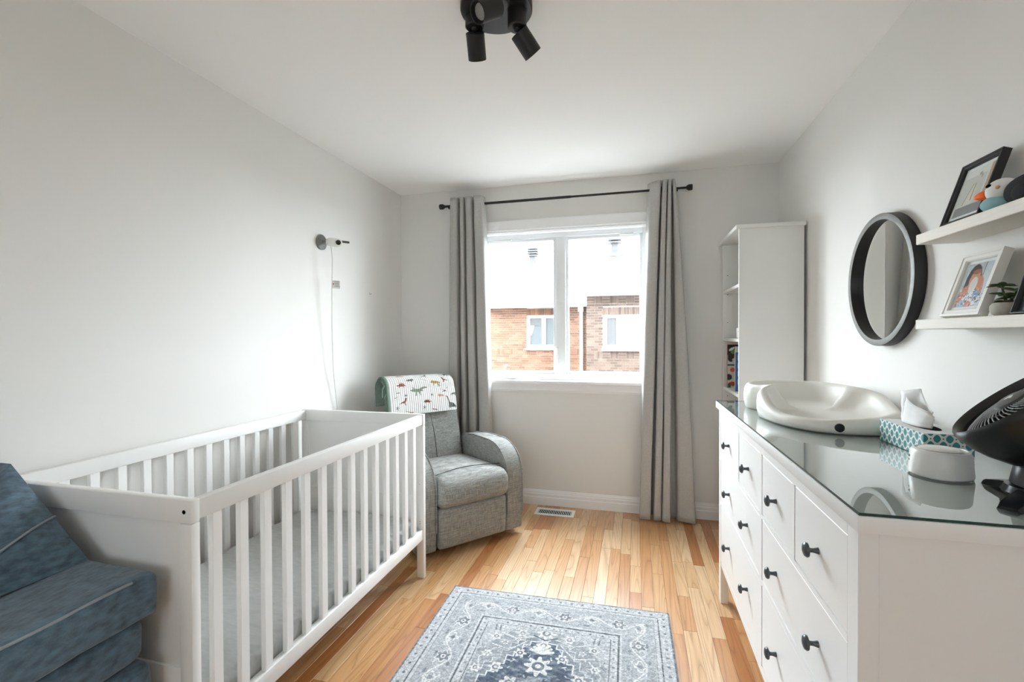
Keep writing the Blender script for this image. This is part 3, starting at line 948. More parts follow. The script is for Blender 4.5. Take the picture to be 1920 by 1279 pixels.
def build_blanket():
    t = thing('dinosaur_blanket', 'white muslin baby blanket with dinosaur print folded over the recliner back', 'blanket', CH_LOC, CH_ROT)
    # cross-section: up the front of the backrest, over the top and down behind
    def section(off):
        pts = []
        f0, f1 = (.560 - off, .752), (.600 - off, .925)
        for k in range(9):
            q = k / 8; pts.append((f0[0] + (f1[0] - f0[0]) * q - .006 * math.sin(q * math.pi), f0[1] + (f1[1] - f0[1]) * q))
        cy, cz, ry, rz = .690, .925, .090 + off, .068 + off
        for k in range(1, 12):
            a = math.pi - math.pi * k / 12
            pts.append((cy + ry * math.cos(a), cz + rz * math.sin(a)))
        b0, b1 = (cy + ry, cz), (cy + ry - .012, .80)
        for k in range(0, 7):
            q = k / 6; pts.append((b0[0] + (b1[0] - b0[0]) * q, b0[1] + (b1[1] - b0[1]) * q))
        return np.array(pts)
    S = section(.012)
    seg = np.r_[0, np.cumsum(np.hypot(*np.diff(S, axis=0).T))]
    Ltot = seg[-1]
    nu, nv = 330, 230
    w0, w1 = -.318, .190
    cv = Canvas(w0, w1, 0, Ltot, nu, nv, (236, 236, 234))
    # crinkled muslin stripes
    st = vnoise(nv, nu, 12, 160, 3)
    cv.C *= (0.95 + .08 * st)[..., None]
    pal = [(150, 92, 78), (104, 122, 112), (176, 146, 88), (196, 150, 128), (110, 112, 108), (120, 70, 60), (128, 138, 126)]
    def stamp(kind, x, s, sc, col, flip=False):
        pts = [(x + (-a if flip else a) * sc, s + b * sc) for a, b in DINO[kind]]
        cv.poly(pts, col, .95)
    # x across the blanket, s measured up from the front hem (metres)
    for kind, x, s, sc, ci, fl in [
        ('long', -.10, .155, .075, 6, False), ('tri', .045, .205, .042, 2, True), ('rex', -.205, .085, .040, 0, False), ('steg', -.215, .200, .035, 0, True),
        ('steg', -.035, .075, .032, 5, False), ('tri', .075, .110, .028, 3, True), ('neck', .135, .050, .055, 4, False), ('rex', .225, .085, .038, 0, False),
        ('rex', .115, .225, .034, 5, True), ('steg', .215, .200, .032, 0, False), ('tri', .175, .115, .028, 4, False), ('tri', -.145, .235, .032, 4, False),
        ('fly', .10, .150, .032, 5, False), ('fly', .02, .020, .030, 5, False), ('fly', -.175, .018, .028, 4, False), ('fly', -.26, .12, .02, 4, True),
        ('rex', -.02, .275, .036, 6, False), ('long', .15, .285, .055, 4, True), ('steg', -.2, .29, .034, 3, False), ('fly', .13, .166, .018, 4, True), ('fly', -.04, .235, .03, 3, False)]:
        stamp(kind, x, s, sc, pal[ci], fl)
    for k in range(9):        # small tufts and palms
        x, s = (-.255 + .065 * k, (.048, .130, .175, .040, .122, .185, .030, .155, .06)[k])
        for a in range(5):
            cv.line([(x, s), (x + .012 * math.cos(a * 1.26), s + .012 * math.sin(a * 1.26))], .0016, (86, 104, 104))
    for k in range(7):
        x, s = (-.24 + .085 * k, (.150, .012, .155, .02, .140, .018, .15)[k])
        cv.line([(x - .012, s), (x + .012, s)], .0022, (140, 100, 92))
    # sage edge along the left hem
    cv.put(cv.X < w0 + .018, (134, 152, 138))
    # rows from hem to hem
    sv = np.linspace(0, Ltot, nv)
    yy = np.interp(sv, seg, S[:, 0]); zz = np.interp(sv, seg, S[:, 1])
    X, _ = np.meshgrid(np.linspace(w0, w1, nu), sv)
    crease = .0018 * np.sin(X * 420) * (0.6 + .4 * st)
    P = np.stack([X, np.repeat(yy[:, None], nu, 1) - crease * 0.6, np.repeat(zz[:, None], nu, 1) + crease * .4 - .018 * np.clip((X - .15) / .07, 0, 1) ** 2 * np.repeat((sv > .17)[:, None], nu, 1)], -1)
    o = grid_mesh('outer_layer', P, cv.lin(), M['blanket'], t, .006)
    for i, off in enumerate((.004, -.006)):
        S2 = section(off)
        b = B()
        xs = [w0 - .006 - .008 * i + (w1 - .03 - w0) * k / 8 for k in range(9)]
        b.grid([[Vector((x, y, z - .004)) for x in xs] for y, z in S2])
        q = b.build('inner_layer', M['blanket_edge'], t, 60, world=False)
        md = q.modifiers.new('thickness', 'SOLIDIFY'); md.thickness = .005; md.offset = 0
    # folded hanging corner and its loop at the left end
    b = B()
    b.tube([(w0 - .012, .60 - .004, .955), (w0 - .030, .585, .93), (w0 - .036, .575, .885), (w0 - .022, .575, .868), (w0 - .010, .58, .90)], .006, 8)
    b.build('hanging_loop', M['blanket_edge'], t, 60, world=False)
build_blanket()

# =================================================================== RUG
def build_rug():
    Wd, Ln = 1.040, 1.62
    th = math.radians(0.9)
    cx, cy = -.359, 2.242 - Ln / 2
    nx, ny = 560, 870
    cv = Canvas(-Wd / 2, Wd / 2, -Ln / 2, Ln / 2, nx, ny, (196, 199, 202))
    X, Y = cv.X, cv.Y
    dx, dy = Wd / 2 - np.abs(X), Ln / 2 - np.abs(Y)
    d = np.minimum(dx, dy)
    al = np.where(dx < dy, Y, X)             # running coordinate along the border
    dark, mid, light, blue, white = (106, 110, 115), (154, 157, 160), (206, 208, 209), (92, 102, 117), (222, 222, 221)
    n1 = vnoise(ny, nx, 60, 40, 1); n2 = vnoise(ny, nx, 220, 60, 2); n3 = vnoise(ny, nx, 400, 260, 3)
    def band(a, b): return (d >= a) & (d < b)
    cv.put(band(.075, .205), (176, 180, 184))
    cv.put(band(.245, 9), (188, 191, 194))
    # field: darker hexagon in the middle, light corners
    ax, ay = np.abs(X), np.abs(Y)
    hexm = (d > .262) & (ax + (ay - .36) * .75 < .27)
    cv.put(hexm, (158, 162, 167))
    q = .026
    st = np.floor(ax / q) * q + np.floor(ay / q) * q * .62
    m2 = (st < .315) & (ay < .47)
    def grow(m, k):
        o = m.copy()
        for dy in range(-k, k + 1):
            for dx_ in range(-k, k + 1):
                o |= np.roll(np.roll(m, dy, 0), dx_, 1)
        return o
    m0 = (np.floor(ax / q) * q + np.floor(ay / q) * q * .62 < .365) & (ay < .50)
    cv.put(grow(m0, 2) & (d > .262), (208, 210, 211)); cv.put(m0 & (d > .262), (142, 148, 156))
    cv.put(grow(m2, 3) & (d > .262), white)
    cv.put(m2, blue)
    m3 = (np.floor(ax / .03) * .03 + np.floor(ay / .03) * .03 * .8) < .20
    cv.put(m3, (150, 156, 163))
    # lines of the borders
    cv.put(d < .006, (118, 127, 138))
    for a, b, c in ((.050, .054, dark), (.060, .063, light), (.070, .074, mid), (.205, .211, light), (.214, .222, dark), (.226, .229, light), (.250, .2535, dark)):
        cv.put(band(a, b), c)
    # dots and bars in the two light guard bands
    ph = np.mod(al, .052) - .026
    for c0, r in ((.028, .0065), (.238, .0055)):
        cv.put((ph ** 2 + (d - c0) ** 2) < r * r, (122, 127, 134))
        cv.put((np.abs(ph) > .0248) & (np.abs(d - c0) < .008), (150, 154, 160))
    # vine in the main border
    vy = .140 + .030 * np.sin(al * 2 * math.pi / .24)
    cv.put((np.abs(d - vy) < .0042) & band(.08, .2), white)
    vy2 = .140 - .026 * np.sin(al * 2 * math.pi / .12 + .6)
    cv.put((np.abs(d - vy2) < .0024) & band(.08, .2), (214, 216, 217))
    ph2 = np.mod(al + .06, .24) - .12
    rr = np.hypot(ph2, (d - .140) * 1.05)
    ang = np.arctan2(d - .140, ph2)
    pet = .026 + .006 * np.cos(ang * 6)
    cv.put((rr < pet + .006) & band(.08, .2), white); cv.put((rr < pet) & band(.08, .2), (128, 134, 141))
    cv.put((rr < .012) & band(.08, .2), white); cv.put((rr < .005) & band(.08, .2), dark)
    ph3 = np.mod(al + .18, .24) - .12
    rr3 = np.hypot(ph3 * .8, d - .135); a3 = np.arctan2(d - .135, ph3)
    cv.put((np.abs(rr3 - (.019 + .005 * np.cos(a3 * 4))) < .0035) & band(.08, .2), white)
    cv.put((rr3 < .009) & band(.08, .2), (134, 139, 146))
    for k, (oa, od) in enumerate(((.05, .105), (.10, .175), (.15, .10), (.20, .18))):
        pk = np.mod(al + oa, .24) - .12
        cv.put(((pk / .014) ** 2 + ((d - od) / .006) ** 2 < 1) & band(.08, .2), (140, 145, 151))
    # field flowers: mirrored left/right and top/bottom
    def flower(fx, fy, r, n, c1, c2):
        R = np.hypot(ax - fx, ay - fy); A = np.arctan2(ay - fy, ax - fx)
        cv.put(R < r * (1 + .25 * np.cos(A * n)), c1); cv.put(R < r * .55, c2); cv.put(R < r * .25, c1)
    inside = d > .262
    sv = cv.C.copy()
    for fx, fy, r, n in ((.10, .515, .022, 6), (.205, .47, .020, 5), (.215, .36, .018, 6), (.16, .44, .013, 5), (.235, .27, .02, 6), (.06, .56, .013, 5),
                         (.20, .55, .017, 6), (.13, .54, .010, 5), (.24, .16, .018, 6), (.25, .06, .016, 5), (.11, .47, .012, 4), (.17, .5, .009, 5)):
        flower(fx, fy, r, n, white, (128, 133, 140))
    for fx, fy, r, n in ((.0, .535, .034, 8), (.0, .455, .026, 5), (.085, .39, .022, 6), (.16, .29, .024, 6), (.0, .33, .045, 8), (.09, .22, .03, 6), (0, .15, .05, 8), (.17, .1, .03, 6), (.07, .07, .03, 6), (0, 0, .04, 8)):
        flower(fx, fy, r, n, white, (116, 124, 136) if fy < .45 else (140, 145, 150))
    R5 = np.random.default_rng(5)
    for k in range(110):          # small scattered sprigs, mirrored left and right
        fx, fy = R5.uniform(.01, .26), R5.uniform(-.56, .56)
        c = white if R5.random() < .5 else (126, 131, 138)
        th3, ln3 = R5.uniform(0, 3.14), R5.uniform(.006, .020)
        for sg in (-1, 1):
            cv.line([(sg * fx, fy), (sg * (fx + ln3 * math.cos(th3)), fy + ln3 * math.sin(th3))], R5.uniform(.0015, .0032), c, .8)
    # palmette above the medallion
    for a in range(-3, 4):
        th2 = math.pi / 2 + a * .42
        cv.line([(0, .405), (.045 * math.cos(th2), .405 + .05 * math.sin(th2))], .0075, (224, 225, 224))
    cv.line([(-.05, .51), (0, .488), (.05, .51)], .003, (84, 92, 104))
    for s in (-1, 1):
        for pts in (((s * .05, .50), (s * .12, .475), (s * .19, .50)), ((s * .19, .40), (s * .24, .33), (s * .22, .25)), ((s * .07, .47), (s * .13, .40), (s * .21, .42)), ((s * .12, .59), (s * .15, .56), (s * .2, .575))):
            cv.line(list(pts), .0028, (214, 216, 217))
        cv.poly([(s * .04, .555), (s * .10, .59), (s * .16, .555), (s * .16, .52), (s * .10, .50), (s * .04, .53)], (206, 209, 211), .25)
        for k in range(2):
            cv.line([(s * (.205 + k * .02), .545), (s * (.200 + k * .02), .512)], .0035, (126, 131, 138))
    cv.C = np.where(inside[..., None], cv.C, sv)
    # wear: faded streaks across and speckle
    wear = np.clip((n2 - .45) * 2.0, 0, 1) * .45 + np.clip((n1 - .5) * 2, 0, 1) * .25
    cv.C = cv.C * (1 - wear[..., None]) + np.array((190, 192, 193)) * wear[..., None]
    cv.C *= (0.82 + .32 * n3 + .10 * (n2 - .5))[..., None]
    P = np.stack([X, Y, np.full_like(X, .0065)], -1)
    t = thing('rug', 'grey and blue distressed oriental rug with floral borders on the oak floor', 'rug', (cx, cy, 0), th)
    grid_mesh('pile', P, cv.lin(), M['rug'], t, 0)
    B().box(-Wd / 2 - .001, Wd / 2 + .001, -Ln / 2 - .001, Ln / 2 + .001, 0.0005, .0060).build('binding', M['rug_edge'], t, world=False)
build_rug()

# =================================================================== DRESSER
DZ = .960
def build_dresser():
    X0, X1 = .395, .905
    Y0, Y1 = .985, 2.452
    t = thing('dresser', 'white eight-drawer wooden dresser with dark knobs along the right wall', 'dresser', ((X0 + X1) / 2, (Y0 + Y1) / 2, 0))
    D = M['dresser']
    B().box(.3856, .918, .965, 2.489, DZ - .030, DZ, .002).build('top', D, t, 30)
    # posts to the floor
    for ya, yb in ((Y0, Y0 + .046), (Y1 - .046, Y1)):
        for xa, xb in ((X0, X0 + .034), (X1 - .04, X1)):
            B().box(xa, xb, ya, yb, 0, DZ - .0301, .0015, 1).build('leg', D, t, 30)
    # side panels, back, floor
    for ya, yb in ((Y0 + .006, Y0 + .022), (Y1 - .022, Y1 - .006)):
        B().box(X0 + .034, X1 - .04, ya, yb, .10, DZ - .0301).build('side_panel', D, t)
    B().box(X1 - .012, X1 - .004, Y0 + .046, Y1 - .046, .12, DZ - .031).build('back_panel', D, t)
    B().box(X0 + .02, X1 - .013, Y0 + .0225, Y1 - .0225, .165, .180).build('bottom', D, t)
    # face frame rails
    ya, yb = Y0 + .046, Y1 - .046
    B().box(X0, X0 + .02, ya, yb, .901, DZ - .0301).build('rail', D, t)
    B().box(X0 + .002, X0 + .02, ya, yb, .182, .213).build('rail', D, t)
    B().box(X0, X0 + .02, ya, yb, .4775, .494).build('rail', D, t)
    B().box(X0, X0 + .02, ya, yb, .6925, .706).build('rail', D, t)
    yc0, yc1 = 1.660, 1.690
    for z0, z1 in ((.213, .4775), (.494, .6925), (.706, .901)):
        B().box(X0, X0 + .02, yc0, yc1, z0, z1).build('stile', D, t)
    for y0, y1 in ((1.3415, 1.3575), (2.0095, 2.0195)):
        B().box(X0, X0 + .02, y0, y1, .706, .901).build('stile', D, t)
    knob = [(.0, 0), (.0075, 0), (.0068, .003), (.005, .010), (.005, .016), (.008, .019), (.0155, .021), (.0165, .0245), (.0135, .029), (.006, .0315), (0, .032)]
    def drawer(y0, y1, z0, z1, kn):
        g = .0026
        o = B().box(X0 + .0015, X0 + .02, y0 + g, y1 - g, z0 + g, z1 - g, .0012, 1)
        o.box(X0 + .02, X1 - .03, y0 + .012, y1 - .012, z0 + .012, z1 - .03)
        dr = o.build('drawer', D, t, 30)
        for ky in kn:
            B().lathe(knob, Matrix.Translation((X0 + .0015, ky, (z0 + z1) / 2 - (.002 if z1 > .6 else -.010))) @ Matrix.Rotation(-math.pi / 2, 4, 'Y'), 22).build('knob', M['knob'], dr, 50)
    cols = [(Y0 + .046, 1.3415), (1.3575, yc0), (yc1, 2.0095), (2.0195, Y1 - .046)]
    for a, b in cols:
        drawer(a, b, .706, .901, [(a + b) / 2 - .004])
    for c in ((cols[0][0], yc0), (yc1, cols[3][1])):
        ks = [1.182, 1.502] if c[0] < 1.5 else [1.862, 2.200]
        drawer(c[0], c[1], .494, .6925, ks)
        drawer(c[0], c[1], .213, .4775, ks)
    # glass sheet lying on the top
    g = thing('glass_table_top', 'clear glass sheet with green edges covering the dresser top', 'glass sheet', (.65, 1.73, DZ))
    z0, z1 = DZ + .0005, DZ + .0055
    x0, x1, y0, y1 = .3885, .915, .968, 2.484
    B().box(x0 + .001, x1 - .001, y0 + .001, y1 - .001, z0, z1).build('pane', M['tableglass'], g)
    e = B()
    e.box(x0, x1, y0, y0 + .0009, z0, z1); e.box(x0, x0 + .0009, y0 + .0009, y1, z0, z1); e.box(x0, x1, y1 - .0009, y1, z0, z1); e.box(x1 - .0009, x1, y0 + .0009, y1 - .0009, z0, z1)
    e.build('edge', M['glass_edge'], g)
build_dresser()
ZG = DZ + .0056      # surface of the glass

# =================================================================== BOOKCASE
def build_bookcase():
    W = M['book_white']
    y0, y1 = 2.945, 3.478
    x0, x1 = .580, .914
    zt = 1.918
    t = thing('bookcase', 'tall narrow white bookcase standing in the corner behind the dresser', 'bookcase', ((x0 + x1) / 2, (y0 + y1) / 2, 0))
    B().box(x0 - .018, x1 + .006, y0 - .016, y1 + .014, zt - .022, zt, .002).build('top', W, t, 30)
    for ya, yb in ((y0, y0 + .018), (y1 - .018, y1)):
        p = B().box(x0, x1, ya, yb, 0, zt - .0221, .001, 1).build('side_panel', W, t, 30)
        yy = y1 - .0186
        if ya > 3:
            for zz in (1.69, 1.56, 1.37, .87):
                B().lathe([(0, 0), (.0028, 0), (.0028, .001), (0, .001)], Matrix.Translation((x0 + .03, yy - .0006, zz)) @ Matrix.Rotation(-math.pi / 2, 4, 'X'), 8).build('pin_hole', M['hole'], p)
    B().box(x1 - .012, x1 - .004, y0 + .018, y1 - .018, .05, zt - .0221).build('back_panel', W, t)
    for z in (1.585, 1.265, .938, .63, .33, .07):
        B().box(x0 + .004, x1 - .012, y0 + .0185, y1 - .0185, z - .020, z, .001, 1).build('shelf', W, t, 30)
    # framed doors on the lower half
    d = B()
    xa = x0 - .021
    za, zb = .105, .652
    ya, yb = y0 + .004, y1 - .002
    for a, b in ((ya, ya + .045), (yb - .045, yb)): d.box(xa, x0 - .002, a, b, za, zb, .0015, 1)
    for a, b in ((za, za + .05), (zb - .05, zb), (.355, .395)): d.box(xa, x0 - .002, ya + .045, yb - .045, a, b)
    d.box(xa + .008, x0 - .006, ya + .045, yb - .045, za + .05, zb - .05)
    d.build('door', W, t, 30)
    # books, covers towards the room
    def cover(name, label, x0, x1, yb, th, z0, z1, paint, spine):
        g = thing(name, label, 'book', ((x0 + x1) / 2, yb, z0))
        nx, ny = 60, 90
        cv = Canvas(0, x1 - x0, 0, z1 - z0, nx, ny, (214, 210, 200)); paint(cv)
        P = np.stack([x0 + cv.X - (x0 + x1) / 2, np.full_like(cv.X, -.0006), cv.Y], -1)
        grid_mesh('front_cover', P, cv.lin(), M['print'], g, 0)
        B().box(x0 + .002, x1 - .002, yb + .002, yb + th - .002, z0 + .003, z1 - .003).build('pages', M['matboard'], g)
        b = B(); b.box(x0, x1, yb, yb + .002, z0, z1); b.box(x0, x1, yb + th - .002, yb + th, z0, z1); b.box(x0, x0 + .002, yb + .002, yb + th - .002, z0, z1)
        b.build('binding', spine, g)
    def animals(c):
        c.put(c.Y > .215, (40, 36, 32))
        c.put((np.hypot((c.X - .10) / .9, c.Y - .10) < .13), (206, 202, 190))
        c.disc(.02, .20, .02, .03, (60, 52, 46)); c.disc(.025, .255, .02, .008, (225, 225, 215), rot=.6)
        c.disc(.04, .235, .022, .014, (98, 140, 84)); c.disc(.05, .205, .012, .026, (196, 98, 48)); c.disc(.04, .185, .012, .010, (206, 202, 190))
        c.disc(.015, .15, .03, .006, (60, 68, 74)); c.disc(.03, .118, .016, .014, (214, 84, 62)); c.disc(.06, .09, .016, .05, (92, 44, 34))
        c.disc(.008, .07, .02, .02, (56, 44, 38)); c.disc(.03, .026, .022, .014, (190, 72, 40)); c.disc(.045, .05, .02, .012, (206, 202, 190))
        c.disc(.01, .012, .01, .02, (60, 74, 56)); c.disc(.14, .12, .04, .05, (190, 98, 60)); c.disc(.13, .22, .03, .02, (98, 140, 84))
    def bluebook(c):
        c.put(c.X >= 0, (52, 98, 150)); c.put(c.Y > .24, (170, 176, 176))
        for k in range(4): c.disc(.018, .06 + .05 * k, .008, .02, (120, 160, 196))
        c.disc(.08, .12, .05, .06, (220, 216, 206))
    red = mat('red_book_spine', L(176, 92, 70), 0.6, 0.3); pale = mat('pale_book_spine', L(186, 192, 188), 0.6, 0.3)
    cover('animal_book', 'picture book with colourful animal cover and red spine on the bookcase', .590, .80, 3.345, .016, .9385, 1.222, animals, red)
    cover('blue_book', 'blue covered picture book with pale spine standing nearer on the bookcase', .5945, .79, 3.120, .018, .9385, 1.215, bluebook, pale)
    c = thing('face_cup', 'small white cup with a tiny drawn face on the bookcase shelf', 'cup', (.632, 3.10, 1.2655))
    mx = Matrix.Translation((.632, 3.10, 1.2655))
    B().lathe([(0, 0), (.030, 0), (.034, .004), (.036, .062), (.033, .062), (.031, .008), (0, .008)], mx, 28).build('body', M['white_plastic'], c, 40)
    for a in (-2.5, -2.15):
        B().ell((.632 + .0352 * math.cos(a), 3.10 + .0352 * math.sin(a), 1.307), (.003, .003, .0035), 8, 6).build('eye', M['hole'], c, 60)
build_bookcase()

# =================================================================== CURTAINS
RY, RZ = 3.407, 2.294
def build_curtains():
    t = thing('curtain_rod', 'black metal curtain rod mounted above the window', 'curtain rod', (-.55, RY, RZ))
    B().tube([(-1.44, RY, RZ), (-.45, RY, RZ)], .0098, 14).build('rod', M['black'], t, 40)
    B().tube([(-.55, RY, RZ), (.345, RY, RZ)], .0078, 14).build('inner_rod', M['black'], t, 40)
    for x, s in ((-1.44, -1), (.345, 1)):
        mx = Matrix.Translation((x, RY, RZ)) @ Matrix.Rotation(s * math.pi / 2, 4, 'Y')
        B().lathe([(0, -.004), (.015, -.004), (.015, .004), (.0195, .006), (.0205, .010), (.0205, .030), (.0185, .034), (0, .034)], mx, 20).build('finial', M['black'], t, 40)
    for x in (-1.392, .275):
        b = B().box(x - .010, x + .010, YB - .006, YB, RZ - .035, RZ + .030, .002)
        b.tube([(x, YB - .004, RZ - .012), (x, RY, RZ - .014)], .006, 8).box(x - .010, x + .010, RY - .014, RY + .014, RZ - .020, RZ - .009, .002)
        b.build('bracket', M['black'], t, 40)
    def catmull(P, n):
        P = np.asarray(P, float)
        out = []
        Q = np.vstack([2 * P[0] - P[1], P, 2 * P[-1] - P[-2]])
        for i in range(1, len(Q) - 2):
            for k in range(n):
                u = k / n
                a, b, c, d = Q[i - 1], Q[i], Q[i + 1], Q[i + 2]
                # tension 0.35 keeps the folds crisp
                m1, m2 = (c - a) * .35, (d - b) * .35
                out.append((2 * u ** 3 - 3 * u ** 2 + 1) * b + (u ** 3 - 2 * u ** 2 + u) * m1 + (-2 * u ** 3 + 3 * u ** 2) * c + (u ** 3 - u ** 2) * m2)
        out.append(Q[-2])
        return np.array(out)
    def curtain(name, label, top, bot, ztop, zbot, fallexp=1.0, bulge=None):
        A, Bt = catmull(top, 8), catmull(bot, 8)
        nv = 60
        rows = []
        for j in range(nv + 1):
            q = j / nv
            w = q ** fallexp
            C = A * (1 - w) + Bt * w
            z = ztop * (1 - q) + zbot * q
            s = np.linspace(0, 1, len(C))
            yo = C[:, 1].copy(); xo = C[:, 0].copy()
            yo = yo + .004 * np.sin(s * 37 + q * 5) * q + .003 * np.sin(q * 17 + s * 11)
            xo = xo + .003 * np.sin(q * 9 + s * 23) * q
            if bulge is not None: xo = xo + bulge(s, q)
            rows.append(np.stack([xo, RY + yo, np.full_like(xo, z)], -1))
        P = np.array(rows)
        c = P.reshape(-1, 3).mean(0); loc = Vector((float(c[0]), RY, zbot))
        th = thing(name, label, 'curtain', loc, group='grey window curtains')
        P = P - np.array(loc)
        grid_mesh('cloth', P, None, M['curtain'], th, .0022)
        hz = .085
        Ph = np.array([np.stack([rows[-1][:, 0], rows[-1][:, 1], np.full(len(rows[-1]), zbot + hz)], -1)])
        for i, (x, y) in enumerate(top):
            pass
        # metal grommets round the rod
        for k in range(len(top) - 1):
            (xa, ya), (xb, yb) = top[k], top[k + 1]
            if ya * yb < 0:
                f = ya / (ya - yb); x = xa + (xb - xa) * f
                rad = .020
                nrm = Vector((yb - ya, -(xb - xa), 0)).normalized()
                pts = [Vector((x, RY, RZ)) + Vector((nrm.y, -nrm.x, 0)) * rad * math.cos(a) + Vector((0, 0, rad * math.sin(a))) for a in [2 * math.pi * i / 18 for i in range(18)]]
                B().tube(pts, .0035, 6, closed=True).build('grommet', M['black'], th, 60)
    topR = [(.088, .030), (.112, -.022), (.170, -.048), (.181, .030), (.184, .034), (.187, -.046), (.211, -.050), (.2145, .030), (.218, .030), (.221, -.050), (.239, -.052), (.243, .034), (.247, .030), (.249, -.042), (.262, -.044), (.266, .016)]
    botR = [(.030, .010), (.034, -.050), (.099, -.060), (.105, .032), (.122, .034), (.127, -.058), (.171, -.062), (.176, -.010), (.180, -.014), (.184, -.066), (.230, -.070), (.238, .022), (.276, .036), (.287, -.030), (.392, -.066), (.402, .012)]
    curtain('window_curtain', 'grey floor-length curtain panel right of the window reaching the floor', topR, botR, 2.345, .014, .78)
    topL = [(-1.372, .028), (-1.370, -.042), (-1.318, -.046), (-1.300, .034), (-1.296, .034), (-1.290, -.046), (-1.266, -.050), (-1.258, .030), (-1.252, .030), (-1.246, -.048), (-1.205, -.050), (-1.190, .036), (-1.184, .036), (-1.178, -.050), (-1.118, -.044), (-1.108, .022)]
    botL = [(-1.405, .020), (-1.398, -.030), (-1.330, -.046), (-1.318, .020), (-1.300, .026), (-1.288, -.034), (-1.256, -.040), (-1.246, .020), (-1.232, .020), (-1.220, -.034), (-1.170, -.040), (-1.158, .022), (-1.146, .024), (-1.136, -.036), (-1.062, -.034), (-1.044, .018)]
    curtain('window_curtain', 'grey curtain panel left of the window hanging behind the recliner', topL, botL, 2.345, .014, .8)
build_curtains()

# =================================================================== MIRROR, SHELVES AND WHAT STANDS ON THEM
def build_mirror():
    t = thing('round_mirror', 'round wall mirror in a deep dark frame above the dresser', 'mirror', (XR, 2.085, 1.492))
    mx = Matrix.Translation((XR, 2.085, 1.492)) @ Matrix.Rotation(-math.pi / 2, 4, 'Y')
    R = .250
    B().lathe([(R - .006, .001), (R, .002), (R, .036), (R - .001, .0375)], mx, 72, False, False).build('rim', M['black'], t, 40)
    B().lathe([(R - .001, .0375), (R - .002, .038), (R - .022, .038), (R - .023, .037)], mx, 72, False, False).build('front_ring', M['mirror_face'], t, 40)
    B().lathe([(R - .023, .037), (R - .025, .010)], mx, 72, False, False).build('inner_rim', M['black'], t, 40)
    mg = Matrix.Translation((0, 0, .004)) @ Matrix.Rotation(math.radians(-1.6), 4, 'X')
    B().lathe([(0, .0158), (R - .024, .0158), (R - .024, .0145), (0, .0145)], mx @ mg, 72).build('mirror_glass', M['mirror'], t)
    B().lathe([(0, .001), (R - .008, .001), (R - .008, .009), (0, .009)], mx, 48).build('backing', M['black'], t)
build_mirror()
ZS1, ZS2 = 1.5812, 1.3286
def build_shelves():
    for z0, z1, nm in ((1.5516, ZS1, 'upper pale wooden floating shelf holding the penguin toy'), (1.3000, ZS2, 'lower pale wooden floating shelf holding the potted succulent')):
        o = B().box(.811, XR - .0005, .62, 1.661, z0, z1, .0015, 1).build('floating_shelf', M['shelf'], None, 30)
        rebase(o, (.87, 1.14, z0)); tag(o, nm, 'shelf', 'floating wall shelves')
build_shelves()
def lean_frame(name, label, y0, y1, z0, hgt, xb, xt, wd, dep, matf, paint, matw=.012, fwd=None):
    """picture frame leaning against the wall: bottom edge at xb, top edge at xt (front faces)"""
    t = thing(name, label, 'picture frame', (xb, (y0 + y1) / 2, z0))
    up = Vector((xt - xb, 0, hgt)); ln = up.length; up.normalize()
    n = Vector((-up.z, 0, up.x))          # towards the room
    yd = Vector((0, -1, 0))               # picture x runs towards the camera
    w = y1 - y0
    # keep the lowest point on the shelf
    O = Vector((xb, y1, z0 + .0004 + max(0, -n.z) * dep + 0.0))
    low = min(0, (-n * dep).z); O.z = z0 + .0004 - low
    mx = Matrix.Identity(4)
    for i in range(3):
        mx[i][0], mx[i][1], mx[i][2], mx[i][3] = yd[i], up[i], n[i], O[i]
    f = B()
    # mitred moulding
    prof = [(0, -dep), (0, 0), (wd * .35, .0), (wd * .45, -.002), (wd * .85, -.003), (wd, -.006), (wd, -dep)]
    cor = [(0, 0, 1, 1), (w, 0, -1, 1), (w, ln, -1, -1), (0, ln, 1, -1)]
    rows = [[mx @ Vector((cx + sx * a, cy + sy * a, b)) for a, b in prof] for cx, cy, sx, sy in cor]
    f.grid(rows, closed_u=True, closed_v=True)
    f.build('moulding', matf, t, 25)
    B().box(wd * .6, w - wd * .6, wd * .6, ln - wd * .6, -dep + .001, -.0105, mx=mx).build('mat_board', M['matboard'], t)
    x0, x1, ya, yb = wd + matw, w - wd - matw, wd + matw, ln - wd - matw
    cv = Canvas(0, 1, 0, 1, 56, 72, (200, 200, 200)); paint(cv)
    px = x0 + (x1 - x0) * cv.X; py = ya + (yb - ya) * cv.Y
    mm = np.array(mx); loc = np.array(t.location)
    pts = np.stack([px, py, np.full_like(px, -.0100), np.ones_like(px)], -1) @ mm.T
    grid_mesh('photo', pts[..., :3] - loc, cv.lin(), M['print'], t, 0)
    B().box(wd - .001, w - wd + .001, wd - .001, ln - wd + .001, -.0090, -.0075, mx=mx).build('glass', M['glass'], t)
    return t
def paint_room(c):
    c.C[:] = (206, 204, 198)
    c.put(c.Y > .84, (226, 224, 220)); c.put(c.Y < .20, (138, 138, 138))
    c.poly([(.22, .22), (.62, .24), (.60, .36), (.52, .66), (.42, .66)], (222, 214, 200)); c.line([(.42, .66), (.24, .24)], .012, (120, 108, 96)); c.line([(.5, .66), (.50, .30)], .010, (140, 128, 112))
    c.put((c.X > .86) & (c.Y > .3), (186, 164, 138)); c.put((c.X > .80) & (c.X < .86) & (c.Y > .3), (228, 226, 222))
    c.disc(.55, .86, .05, .04, (160, 158, 154)); c.disc(.62, .8, .02, .05, (130, 130, 128))
